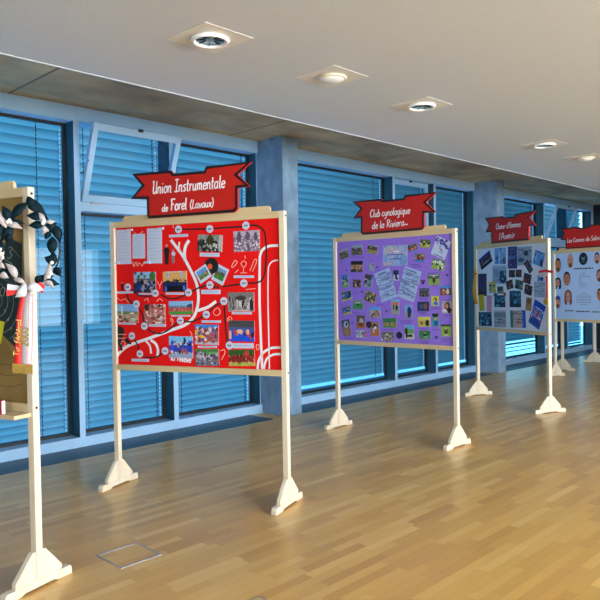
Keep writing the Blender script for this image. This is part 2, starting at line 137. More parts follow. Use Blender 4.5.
mp = n.new('ShaderNodeMapping'); mp.inputs['Scale'].default_value = (3, 40, 1); no = n.new('ShaderNodeTexNoise'); no.inputs['Scale'].default_value = 2.2; no.inputs['Detail'].default_value = 4
l.new(t.outputs['Object'], mp.inputs[0]); l.new(mp.outputs[0], no.inputs['Vector'])
mx = n.new('ShaderNodeMix'); mx.data_type = 'RGBA'; mx.blend_type = 'MULTIPLY'; mx.inputs[7].default_value = (.72, .62, .5, 1)
l.new(mth('MULTIPLY', no.outputs['Fac'], .35), mx.inputs[0]); l.new(rp.outputs[0], mx.inputs[6])
g = mth('MAXIMUM', mth('LESS_THAN', mth('FRACT', mth('DIVIDE', s.outputs['Y'], SWD)), .025), mth('LESS_THAN', mth('FRACT', xs), .004))
mx2 = n.new('ShaderNodeMix'); mx2.data_type = 'RGBA'; mx2.inputs[7].default_value = (*lin('94672f'), 1)
l.new(mth('MULTIPLY', g, .5), mx2.inputs[0]); l.new(mx.outputs[2], mx2.inputs[6]); l.new(mx2.outputs[2], b.inputs['Base Color'])
b.inputs['Roughness'].default_value = .30; b.inputs['Specular IOR Level'].default_value = .85
# window glass: see-through with a fresnel mirror
m = GLASS = bpy.data.materials.new('window_glass'); m.use_nodes = True; n = m.node_tree.nodes; l = m.node_tree.links; n.remove(n['Principled BSDF'])
tr = n.new('ShaderNodeBsdfTransparent'); tr.inputs[0].default_value = (.80, .93, .97, 1); gl = n.new('ShaderNodeBsdfGlossy'); gl.inputs['Roughness'].default_value = .0
fr = n.new('ShaderNodeFresnel'); fr.inputs['IOR'].default_value = 1.45; ms = n.new('ShaderNodeMixShader')
ge = n.new('ShaderNodeNewGeometry'); ft = n.new('ShaderNodeMath'); ft.operation = 'SUBTRACT'; ft.inputs[0].default_value = 1; l.new(ge.outputs['Backfacing'], ft.inputs[1])
mu = n.new('ShaderNodeMath'); mu.operation = 'MULTIPLY'; l.new(fr.outputs[0], mu.inputs[0]); l.new(ft.outputs[0], mu.inputs[1])
l.new(mu.outputs[0], ms.inputs[0]); l.new(tr.outputs[0], ms.inputs[1]); l.new(gl.outputs[0], ms.inputs[2]); l.new(ms.outputs[0], n['Material Output'].inputs[0])
# slats: painted metal, let a little skylight through
m = SLAT = bpy.data.materials.new('blind_slat'); m.use_nodes = True; n = m.node_tree.nodes; l = m.node_tree.links; n.remove(n['Principled BSDF'])
df = n.new('ShaderNodeBsdfDiffuse'); df.inputs[0].default_value = (*lin('4c6e80'), 1); tl = n.new('ShaderNodeBsdfTranslucent'); tl.inputs[0].default_value = (*lin('98bcc8'), 1)
ms = n.new('ShaderNodeMixShader'); ms.inputs[0].default_value = .30
l.new(df.outputs[0], ms.inputs[1]); l.new(tl.outputs[0], ms.inputs[2]); l.new(ms.outputs[0], n['Material Output'].inputs[0])
# printed pictures
m = PRINT = mat('photo_print', 'ffffff', .55, 0, .3); n, l, b = nodes(m)
at = n.new('ShaderNodeVertexColor'); at.layer_name = 'picture'; l.new(at.outputs[0], b.inputs['Base Color'])

# ------------------------------------------------------------------ mesh helpers
class MB:
    def __init__(s): s.v = []; s.f = []; s.mi = []; s.c = None
    def quadbox(s, lo, hi, mi=0):
        (a, b, c), (d, e, f) = lo, hi; k = len(s.v)
        s.v += [(a, b, c), (d, b, c), (d, e, c), (a, e, c), (a, b, f), (d, b, f), (d, e, f), (a, e, f)]
        for q in ((0, 3, 2, 1), (4, 5, 6, 7), (0, 1, 5, 4), (1, 2, 6, 5), (2, 3, 7, 6), (3, 0, 4, 7)): s.f.append([k+i for i in q]); s.mi.append(mi)
        return s
    def prism(s, poly, y0, y1, mi=0, axis='y', side=None):
        """polygon in two axes, extruded along the third from y0 to y1"""
        n_ = len(poly); k = len(s.v)
        A = sum(poly[i][0]*poly[(i+1) % n_][1]-poly[(i+1) % n_][0]*poly[i][1] for i in range(n_))
        if A < 0: poly = poly[::-1]
        def P(p, t):
            return {'y': (p[0], t, p[1]), 'x': (t, p[0], p[1]), 'z': (p[0], p[1], t)}[axis]
        s.v += [P(p, y0) for p in poly]+[P(p, y1) for p in poly]
        s.f.append([k+i for i in range(n_)]); s.f.append([k+n_+i for i in range(n_)][::-1]); s.mi += [mi, mi]
        for i in range(n_):
            j = (i+1) % n_; s.f.append([k+i, k+n_+i, k+n_+j, k+j]); s.mi.append(mi if side is None else side)
        if axis in ('x', 'z'):
            for i in range(len(s.f)-n_-2, len(s.f)): s.f[i] = s.f[i][::-1]
        return s
    def tube(s, pts, r, seg=8, mi=0, cap=True):
        rings = []
        pts = [Vector(p) for p in pts]
        for i, p in enumerate(pts):
            d = (pts[min(i+1, len(pts)-1)]-pts[max(i-1, 0)]).normalized()
            a = d.orthogonal().normalized() if i == 0 else (a_-d*a_.dot(d)).normalized()
            a_ = a; b = d.cross(a); rr = r[i] if isinstance(r, (list, tuple)) else r
            k = len(s.v); rings.append(k)
            s.v += [tuple(p+(a*math.cos(2*math.pi*j/seg)+b*math.sin(2*math.pi*j/seg))*rr) for j in range(seg)]
        for k, q in zip(rings, rings[1:]):
            for j in range(seg): s.f.append([k+j, k+(j+1) % seg, q+(j+1) % seg, q+j]); s.mi.append(mi)
        if cap:
            s.f.append([rings[0]+j for j in range(seg)][::-1]); s.f.append([rings[-1]+j for j in range(seg)]); s.mi += [mi, mi]
        return s
    def lathe(s, prof, c, seg=32, mi=0):
        ks = []
        for r, z in prof:
            k = len(s.v); ks.append(k); s.v += [(c[0]+r*math.cos(2*math.pi*j/seg), c[1]+r*math.sin(2*math.pi*j/seg), c[2]+z) for j in range(seg)]
        for k, q in zip(ks, ks[1:]):
            for j in range(seg): s.f.append([k+j, k+(j+1) % seg, q+(j+1) % seg, q+j]); s.mi.append(mi)
        return s
    def ribbon(s, pts, w, y, th, mi=0, closed=False, cap=True):
        """flat strip of width w along pts (u,z); front face at y, thickness th behind it"""
        p = [Vector(a) for a in pts]; n_ = len(p); L = []; Rr = []
        for i in range(n_):
            if closed: a, c = p[i-1], p[(i+1) % n_]
            else: a, c = p[max(i-1, 0)], p[min(i+1, n_-1)]
            d1 = (p[i]-a); d2 = (c-p[i])
            if d1.length < 1e-9: d1 = d2
            if d2.length < 1e-9: d2 = d1
            d1 = d1.normalized(); d2 = d2.normalized(); t = (d1+d2)
            t = t.normalized() if t.length > 1e-6 else d1
            nr = Vector((-t.y, t.x)); q = max(.45, nr.dot(Vector((-d1.y, d1.x)))); ww = w[i] if isinstance(w, list) else w
            L.append(p[i]+nr*ww/2/q); Rr.append(p[i]-nr*ww/2/q)
        k = len(s.v)
        for a, c in zip(L, Rr): s.v += [(a.x, y, a.y), (c.x, y, c.y), (a.x, y+th, a.y), (c.x, y+th, c.y)]
        for i in range(n_ if closed else n_-1):
            a, c = k+4*i, k+4*((i+1) % n_)
            for q in ((a, a+1, c+1, c), (a+2, c+2, c+3, a+3), (a, c, c+2, a+2), (a+1, a+3, c+3, c+1)): s.f.append(list(q)); s.mi.append(mi)
        if not closed:
            for a, fl in ((k, 0), (k+4*(n_-1), 1)):
                q = [a, a+2, a+3, a+1]; s.f.append(q[::-1] if fl else q); s.mi.append(mi)
        return s
    def disc(s, c, r, y, th, mi=0, seg=18, rz=None):
        rz = rz or r
        return s.prism([(c[0]+r*math.cos(2*math.pi*j/seg), c[1]+rz*math.sin(2*math.pi*j/seg)) for j in range(seg)], y, y+th, mi)
    def build(s, name, mats, parent=None, smooth=False, bevel=0):
        me = bpy.data.meshes.new(name); me.from_pydata(s.v, [], s.f)
        mats = mats if isinstance(mats, (list, tuple)) else [mats]
        for m_ in mats: me.materials.append(m_)
        me.polygons.foreach_set('material_index', s.mi)
        if bevel:
            bm = bmesh.new(); bm.from_mesh(me)
            bmesh.ops.bevel(bm, geom=bm.edges[:], offset=bevel, segments=1, affect='EDGES', clamp_overlap=True); bm.to_mesh(me); bm.free()
        if smooth:
            for p in me.polygons: p.use_smooth = True
        o = bpy.data.objects.new(name, me); COL.objects.link(o)
        if parent is not None: o.parent = parent
        return o
def smoothed(pts, k=6, closed=False):
    if len(pts) < 3: return [tuple(p) for p in pts]
    out = []; n_ = len(pts); P = [Vector(p) for p in pts]
    for i in range(n_ if closed else n_-1):
        if closed: a, b, c, d = P[i-1], P[i], P[(i+1) % n_], P[(i+2) % n_]
        else: a, b, c, d = P[max(i-1, 0)], P[i], P[i+1], P[min(i+2, n_-1)]
        for j in range(k):
            t = j/k; out.append(tuple(.5*((2*b)+(c-a)*t+(2*a-5*b+4*c-d)*t*t+(3*b-a-3*c+d)*t**3)))
    if not closed: out.append(tuple(P[-1]))
    return out
def tag(o, label=None, cat=None, group=None, kind=None):
    for k, v in (('label', label), ('category', cat), ('group', group), ('kind', kind)):
        if v: o[k] = v
    return o
def empty(name, loc, rz=0, **kw):
    o = bpy.data.objects.new(name, None); COL.objects.link(o); o.location = loc; o.rotation_euler = (0, 0, rz); o.empty_display_size = .1
    return tag(o, **kw)
def box(name, lo, hi, m_, parent=None, bevel=0): return MB().quadbox(lo, hi).build(name, m_, parent, bevel=bevel)
def struct(o): o['kind'] = 'structure'; return o

# ------------------------------------------------------------------ the room
X0, X1, YN, YG = -4.2, 16.95, -5.8, 6.5
struct(box('floor', (X0, YN, -.12), (X1, 6.72, 0), PARQ))
struct(box('ceiling', (X0, YN, 3.0), (X1, 4.03, 3.04), CEIL))
struct(box('trim_1', (X0, 4.03, 2.995), (X1, 4.045, 3.06), mat('edge_angle', 'b4b8be', .5)))
struct(box('concrete_soffit', (X0, 3.2, 3.49), (X1, 6.75, 3.75), CONCS))
struct(box('trim_2', (X0, 3.2, 3.04), (X1, 3.24, 3.49), CEILW))
struct(box('wall_end', (X1, YN, -.12), (X1+.2, 6.75, 3.75), DARKW))
# rear wall with an opening added to let in fill light
w = MB(); w.quadbox((X0-.2, YN, -.12), (X0, 6.75, .6)); w.quadbox((X0-.2, YN, 2.9), (X0, 6.75, 3.75)); w.quadbox((X0-.2, YN, .6), (X0, -2.5, 2.9)); w.quadbox((X0-.2, -.3, .6), (X0, 6.75, 2.9))
struct(w.build('wall_rear', WALLM))
w = MB(); w.quadbox((X0, YN-.2, -.12), (X1, YN, .6)); w.quadbox((X0, YN-.2, 2.9), (X1, YN, 3.75)); w.quadbox((X0, YN-.2, .6), (0, YN, 2.9)); w.quadbox((7.7, YN-.2, .6), (8.8, YN, 2.9)); w.quadbox((10.9, YN-.2, .6), (X1, YN, 2.9))
struct(w.build('wall_opposite', WALLM))
for xx in (2.5, 5.1, 9.75): struct(box('trim_3', (xx-.04, YN-.15, .6), (xx+.04, YN-.05, 2.9), FRAME))
struct(box('exterior_paving', (-8, 6.76, -.5), (30, 40, -.25), mottled('paving', 'a4bcd8', 'b0c6de', 2, .9)))
struct(box('added_sky_blocker', (7.2, 10.2, -.5), (15.6, 20, 18), mottled('sky_blocker_dark', '2a343c', '343e46', 2, .9)))  # unseen mass added to keep sky light off the right-hand blinds
# columns standing in front of the glazing
for cx in (.54, 5.94, 11.33):
    struct(box('column', (cx, 6.05, 0), (cx+.27, 6.52, 3.49), CONC, bevel=.006))
# dark floor grille between the columns
for a, b_ in ((X0, .5), (.83, 5.72), (6.25, 11.15), (11.64, 16.7)):
    g_ = MB(); g_.quadbox((a, 6.07, 0), (b_, 6.5, .006))
    struct(g_.build('floor_grille', GRILLE))
# window band: frames, mullions, transoms
def bay_parts():
    f = []
    for k, cx in enumerate((-4.58, .81, 6.21, 11.60)):
        f.append((max(cx, X0), cx+2.6, cx+3.765, cx+5.12))
    return f
GY0, GY1, GP = 6.5, 6.72, 6.68
for a, b_ in ((X0, 3.438), (3.442, 8.838), (8.842, 14.23), (14.234, X1)): struct(box('trim_4', (a, GY0, 3.34), (b_, GY1, 3.5), FRAME))
struct(box('trim_5', (X0, GY0, .0), (X1, GY1, .108), FRAME))
WN = [0]; BL = []
def pane(x0, x1, z0, z1, label_parent):
    p = label_parent
    g = .028
    m_ = MB()
    for lo, hi in (((x0, GP-.012, z0), (x0+g, GP+.02, z1)), ((x1-g, GP-.012, z0), (x1, GP+.02, z1)), ((x0+g, GP-.012, z0), (x1-g, GP+.02, z0+g)), ((x0+g, GP-.012, z1-g), (x1-g, GP+.02, z1))): m_.quadbox(lo, hi)
    m_.build('gasket', GASKET, p)
    MB().quadbox((x0+g, GP, z0+g), (x1-g, GP+.008, z1-g)).build('pane', GLASS, p)
def window(x0, x1, sash=None, awning=False):
    WN[0] += 1
    e_ = empty('window_%d' % WN[0], (0, 0, 0)); e_['kind'] = 'structure'
    if not awning:
        pane(x0, x1, .108, 3.34, e_)
    else:
        pane(x0, x1, .108, 2.43, e_)
        box('transom', (x0, GY0, 2.43), (x1, GY1, 2.52), FRAME, e_)
        # vent sash, hinged at its foot and tipped inwards
        sz = 3.335-2.525; t = .055; a0, a1 = x0+.012, x1-.03
        s_ = MB(); rail = .075
        for lo, hi in (((a0, 0, 0), (a0+.06, t, sz)), ((a1-.06, 0, 0), (a1, t, sz)), ((a0+.06, 0, 0), (a1-.06, t, rail)), ((a0+.06, 0, sz-rail), (a1-.06, t, sz))): s_.quadbox(lo, hi)
        so = s_.build('sash', FRAME, e_)
        MB().quadbox((a0+.06, .024, rail), (a1-.06, .032, sz-rail)).build('pane', GLASS, so)
        mid = (a0+a1)/2
        MB().quadbox((mid-.02, -.03, sz-.02), (mid+.02, .0, sz+.012)).build('catch', BLACK, so)
        hb = MB().quadbox((a0+.1, -.012, -.012), (a0+.2, .02, .006)); hb.quadbox((a1-.2, -.012, -.012), (a1-.1, .02, .006)); hb.build('hinge', STEEL, so)
        so.location = (0, GY0-.012 if sash else GY0+.09, 2.524); so.rotation_euler = (R(sash) if sash else 0, 0, 0)
        if sash:
            MB().tube([(a0+.005, 6.6, 2.85), (a0+.005, 6.45, 2.8), (a0+.005, 6.34, 2.93)], .006, 6).build('stay', BLACK, e_)
    return e_
bays = bay_parts()
for k, (a, b_, c, d) in enumerate(bays):
    if k == 0: continue
    last = k == 3
    window(a, b_)
    window(b_+.062, c, 20 if k in (1, 3) else None, True)
    window(c+.065, d if not last else 16.80)
    BL += [(a, b_), (b_+.062, c), (c+.065, d if not last else 16.80)]
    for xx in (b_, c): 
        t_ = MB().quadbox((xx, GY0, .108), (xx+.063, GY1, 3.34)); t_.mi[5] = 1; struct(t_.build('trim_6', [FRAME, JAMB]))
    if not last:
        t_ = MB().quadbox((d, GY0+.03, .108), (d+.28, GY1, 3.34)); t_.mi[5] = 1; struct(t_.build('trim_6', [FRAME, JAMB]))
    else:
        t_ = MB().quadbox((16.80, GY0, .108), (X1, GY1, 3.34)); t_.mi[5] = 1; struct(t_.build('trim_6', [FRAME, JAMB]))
struct(box('trim_7', (X0, GY0+.05, .1), (.81, GY1, 3.4), FRAME))
# outside venetian blinds
BLAB = ['blue slatted blind outside the tall window at the left edge behind the wreath', 'blue slatted blind behind the open vent left of the red panel', 'blue slatted blind behind the right half of the red panel beside the concrete column',
        'blue slatted blind between the first concrete column and the purple panel', 'narrow blue slatted blind directly behind the purple panel banner', 'dark blue slatted blind between the purple panel and the white collage panel',
        'blue slatted blind just right of the second concrete column behind the collage panel', 'blue slatted blind behind the far open vent', 'small blue slatted blind at the far end with a bright slit beside it']
for k, (a, b_) in enumerate(BL):
    e_ = empty('venetian_blind', ((a+b_)/2, 6.81, .12), label=BLAB[k], cat='blind', group='outside venetian blinds')
    ox, oz = (a+b_)/2, .12
    x0, x1 = a+max(.02, .0163*a-.03), (b_+.0163*b_ if k != 8 else b_+.04)
    m_ = MB(); z = 3.42; i = 0; pitch = .076; bottom = {6: .40, 8: .2}.get(k, .145 if k < 3 else .172)
    random.seed(k)
    while z > bottom:
        pitch = .070+.031*z/3.4; ang = R(56+random.uniform(-2, 2)); wdt = pitch*1.42; kk = len(m_.v)
        for q in range(5):
            t_ = q/4-.5; bow = .016*(1-4*t_*t_)
            yy = -t_*wdt*math.cos(ang)+bow*math.sin(ang)*-1; zz = t_*wdt*math.sin(ang)-bow*math.cos(ang)
            m_.v += [(x0-ox, yy, z+zz-oz), (x1-ox, yy, z+zz-oz)]
        for q in range(4): m_.f.append([kk+2*q, kk+2*q+1, kk+2*q+3, kk+2*q+2]); m_.mi.append(0)
        z -= pitch; i += 1
    if k == 6:      # lowest slats lie flat, daylight stripes between them
        for z in (.36, .28, .20): m_.quadbox((x0-ox, -.05, z-oz), (x1-ox, .05, z-oz+.004))
    m_.build('slats', SLAT, e_, smooth=True)
    MB().quadbox((x0-ox, -.03, bottom-.06-oz), (x1-ox, .03, bottom-.03-oz)).build('bottom_rail', SLAT, e_)
    for fr_ in (.12, .87):
        cx = x0+(x1-x0)*fr_-ox; z = 3.38; pts = []; rad = []
        while z > bottom:
            for dz, r_ in ((0, .002), (.002, .006), (.026, .006), (.028, .002)): pts.append((cx, -.078, z-oz-dz)); rad.append(r_)
            z -= .044
        MB().tube(pts, rad, 4).build('ladder_tape', GASKET, e_)
    z = 3.38; cx = b_-ox-.035; pts = []; rad = []
    while z > bottom:
        for dz, r_ in ((0, .003), (.003, .010), (.021, .010), (.024, .003)): pts.append((cx, -.080, z-oz-dz)); rad.append(r_)
        z -= .044
    MB().tube(pts, rad, 6).build('guide_chain', mat('guide_chain', 'f0e8f8', .4), e_)

# ------------------------------------------------------------------ ceiling lights
def light_plate(x, y):
    m_ = MB(); m_.quadbox((-.17, -.17, -.002), (.17, .17, 0)); return m_
LX = [(2.417, 3.02, 'c', 'chrome recessed downlight in a square plate, nearest the left of the ceiling'), (3.439, 3.02, 'd', 'flat white dome fitting in the ceiling between the two nearest chrome downlights'),
      (4.483, 3.02, 'c', 'second chrome recessed downlight, just right of the nearest white dome'), (6.662, 3.03, 'c', 'farthest chrome recessed downlight, left of the small far white dome'), (7.72, 3.04, 'd', 'far white dome fitting near the right edge of the ceiling')]
for x, y, k, lab in LX:
    e_ = empty('downlight' if k == 'c' else 'dome_fitting', (x, y, 3.0), label=lab, cat='ceiling light', group='chrome downlights in the ceiling' if k == 'c' else 'white dome fittings in the ceiling')
    light_plate(x, y).build('mounting_plate', CEILW, e_)
    if k == 'c':
        MB().lathe([(.088, -.004), (.105, -.004), (.108, -.012), (.100, -.024), (.088, -.022), (.082, -.010), (.088, -.004)], (0, 0, 0), 36).build('trim_ring', WHITE, e_, True)
        MB().lathe([(.083, -.010), (.078, -.006), (.060, -.0048), (.0, -.0045)], (0, 0, 0), 24).build('reflector', CHROME, e_, True)
        b2 = MB()
        for q in range(8):
            an = q*math.pi/4+.2; b2.tube([(.03*math.cos(an), .03*math.sin(an), -.006), (.078*math.cos(an), .078*math.sin(an), -.012)], .004, 5)
        b2.build('reflector_rib', mat('lamp_dark', '1c4a66', .2, .8), e_)
        MB().lathe([(.0, -.018), (.018, -.016), (.026, -.010), (.028, -.004)], (0, 0, 0), 16).build('lamp', mat('lamp_grey', '6f93a8', .25, .5), e_, True)
    else:
        MB().lathe([(.080, -.004), (.098, -.004), (.100, -.010), (.092, -.018), (.080, -.018)], (0, 0, 0), 32).build('trim_ring', mat('cream', 'd9d2bd', .5), e_, True)
        MB().lathe([(.082, -.016), (.070, -.026), (.04, -.034), (.0, -.036)], (0, 0, 0), 32).build('diffuser', DOME, e_, True)

# ------------------------------------------------------------------ floor outlet boxes
def floor_box(x, y, lab):
    e_ = empty('floor_box', (x, y, 0), label=lab, cat='floor box')
    h = .14; t_ = .008; m_ = MB()
    for lo, hi in (((-h, -h, 0), (h, -h+t_, .003)), ((-h, h-t_, 0), (h, h, .003)), ((-h, -h+t_, 0), (-h+t_, h-t_, .003)), ((h-t_, -h+t_, 0), (h, h-t_, .003))): m_.quadbox(lo, hi)
    m_.build('rim', STEEL, e_)
    o = box('lid', (-h+t_, -h+t_, 0), (h-t_, h-t_, .0015), PARQ, e_)
floor_box(2.205, 3.63, 'flush square floor outlet lid with a steel rim set in the parquet')
floor_box(2.22, 2.49, 'floor outlet lid whose corner just shows at the bottom edge of the floor')

# ------------------------------------------------------------------ handwriting
GL = {
 'a': (.56, [[(.42, .42), (.25, .5), (.08, .35), (.08, .12), (.22, 0), (.4, .15), (.44, .48), (.42, .1), (.52, 0)]]),
 'b': (.5, [[(.1, .95), (.1, .05), (.25, 0), (.42, .15), (.4, .38), (.25, .5), (.1, .35)]]),
 'c': (.46, [[(.42, .42), (.28, .5), (.1, .38), (.08, .12), (.22, 0), (.44, .08)]]),
 'd': (.58, [[(.42, .42), (.25, .5), (.08, .35), (.08, .12), (.22, 0), (.42, .15)], [(.46, .95), (.44, .1), (.54, 0)]]),
 'e': (.46, [[(.1, .25), (.4, .3), (.38, .45), (.25, .5), (.1, .38), (.08, .12), (.22, 0), (.44, .1)]]),
 'f': (.44, [[(.45, .85), (.32, .95), (.22, .8), (.2, .2), (.15, -.25)], [(.05, .48), (.4, .5)]]),
 'g': (.54, [[(.42, .42), (.25, .5), (.08, .35), (.08, .12), (.22, 0), (.4, .15), (.44, .48), (.42, -.2), (.3, -.38), (.12, -.3)]]),
 'h': (.54, [[(.1, .95), (.1, 0)], [(.1, .3), (.25, .5), (.4, .4), (.4, .05), (.5, 0)]]),
 'i': (.28, [[(.12, .5), (.12, .08), (.24, 0)], [(.12, .68), (.15, .75)]]),
 'l': (.28, [[(.12, .95), (.12, .1), (.24, 0)]]),
 'm': (.72, [[(.08, .5), (.08, 0)], [(.08, .35), (.22, .5), (.32, .4), (.32, 0)], [(.32, .35), (.46, .5), (.56, .4), (.56, .05), (.68, 0)]]),
 'n': (.52, [[(.08, .5), (.08, 0)], [(.08, .3), (.24, .5), (.38, .4), (.38, .05), (.5, 0)]]),
 'o': (.5, [[(.26, .5), (.1, .38), (.08, .12), (.24, 0), (.42, .12), (.42, .38), (.26, .5), (.48, .46)]]),
 'q': (.52, [[(.42, .42), (.25, .5), (.08, .35), (.08, .12), (.22, 0), (.4, .15), (.44, .5), (.42, -.38)]]),
 'r': (.4, [[(.1, .5), (.1, 0)], [(.1, .3), (.22, .48), (.36, .46)]]),
 's': (.42, [[(.36, .44), (.22, .5), (.1, .38), (.32, .18), (.24, 0), (.06, .06)]]),
 't': (.36, [[(.16, .85), (.16, .08), (.3, 0)], [(.02, .52), (.34, .54)]]),
 'u': (.54, [[(.08, .5), (.1, .1), (.22, 0), (.38, .15)], [(.4, .5), (.4, .06), (.52, 0)]]),
 'v': (.44, [[(.06, .5), (.2, 0), (.4, .5)]]),
 'x': (.46, [[(.06, .5), (.4, 0)], [(.4, .5), (.06, 0)]]),
 'y': (.52, [[(.08, .5), (.1, .15), (.24, .05), (.4, .2)], [(.44, .5), (.38, -.1), (.26, -.36), (.1, -.3)]]),
 'œ': (.86, [[(.26, .5), (.1, .38), (.08, .12), (.24, 0), (.42, .12), (.42, .38), (.26, .5)], [(.44, .25), (.76, .3), (.74, .45), (.6, .5), (.44, .3), (.46, .1), (.58, 0), (.8, .08)]]),
 'é': (.46, [[(.1, .25), (.4, .3), (.38, .45), (.25, .5), (.1, .38), (.08, .12), (.22, 0), (.44, .1)], [(.2, .62), (.36, .78)]]),
 'è': (.46, [[(.1, .25), (.4, .3), (.38, .45), (.25, .5), (.1, .38), (.08, .12), (.22, 0), (.44, .1)], [(.16, .78), (.32, .62)]]),
 'U': (.62, [[(.0, .85), (.12, .95), (.1, .2), (.25, 0), (.46, .2)], [(.5, .95), (.5, .1), (.6, 0)]]),
 'I': (.52, [[(.05, .9), (.25, .95), (.5, .92)], [(.28, .94), (.26, .0)], [(.02, .05), (.2, .0), (.48, .04)]]),
 'F': (.56, [[(.14, .92), (.14, 0)], [(.0, .84), (.2, .95), (.58, .92)], [(.14, .5), (.42, .52)]]),
 'T': (.56, [[(.3, .92), (.28, 0)], [(.0, .84), (.2, .95), (.6, .92)]]),
 'L': (.56, [[(.2, .95), (.14, .3), (.06, .05), (.2, .02), (.52, .04)]]),
 'C': (.62, [[(.54, .8), (.4, .95), (.16, .8), (.06, .45), (.16, .1), (.34, 0), (.56, .14)]]),
 'R': (.6, [[(.12, .92), (.12, 0)], [(.0, .8), (.2, .95), (.46, .88), (.46, .62), (.16, .48), (.34, .3), (.56, 0)]]),
 'H': (.66, [[(.12, .95), (.1, 0)], [(.52, .95), (.5, .08), (.62, 0)], [(.1, .48), (.5, .5)]]),
 'A': (.64, [[(.02, 0), (.3, .95), (.56, 0)], [(.14, .36), (.46, .36)]]),
 'S': (.56, [[(.5, .82), (.34, .95), (.14, .8), (.2, .58), (.42, .4), (.42, .12), (.24, 0), (.04, .12)]]),
 '~': (.6, [[(.0, .05), (.2, .16), (.38, .06), (.58, .14)]]), '(': (.3, [[(.26, 1.0), (.08, .6), (.08, .25), (.26, -.15)]]), ')': (.3, [[(.04, 1.0), (.22, .6), (.22, .25), (.04, -.15)]]),
 "'": (.2, [[(.1, .95), (.06, .74)]]), ' ': (.34, []), '0': (.5, [[(.25, .9), (.08, .7), (.08, .2), (.25, 0), (.42, .2), (.42, .7), (.25, .9)]]), '2': (.5, [[(.08, .7), (.24, .9), (.42, .7), (.3, .4), (.06, 0)], [(.06, 0), (.46, .02)]]),
 '3': (.5, [[(.08, .8), (.26, .9), (.4, .7), (.2, .5), (.42, .26), (.24, 0), (.06, .1)]]), '6': (.5, [[(.4, .86), (.14, .5), (.08, .2), (.24, 0), (.42, .2), (.26, .45), (.1, .25)]]), '7': (.5, [[(.06, .88), (.44, .9), (.18, 0)]]), '8': (.5, [[(.25, .5), (.1, .7), (.25, .9), (.4, .7), (.25, .5), (.08, .22), (.25, 0), (.42, .22), (.25, .5)]]), '5': (.5, [[(.42, .9), (.12, .88), (.1, .5), (.36, .48), (.4, .18), (.22, 0), (.06, .08)]])}
def write(mb, txt, a, b_, cap, sw, y, th, mi=0, slant=.14):
    wd_ = sum(GL[c][0] for c in txt); A, B = Vector(a), Vector(b_); L = (B-A).length; ex = (B-A)/L; ey = Vector((-ex.y, ex.x)); kx = L/wd_; x = 0; yy = y
    for c in txt:
        adv, st = GL[c]
        for q in st:
            pts = [A+ex*((x+p[0]+p[1]*slant)*kx)+ey*(p[1]*cap) for p in smoothed(q, 4)]
            mb.ribbon([(p.x, p.y) for p in pts], sw, yy, th, mi); yy -= .00001
        x += adv
    return mb

# ------------------------------------------------------------------ printed pictures
def H(c): return lin(c)
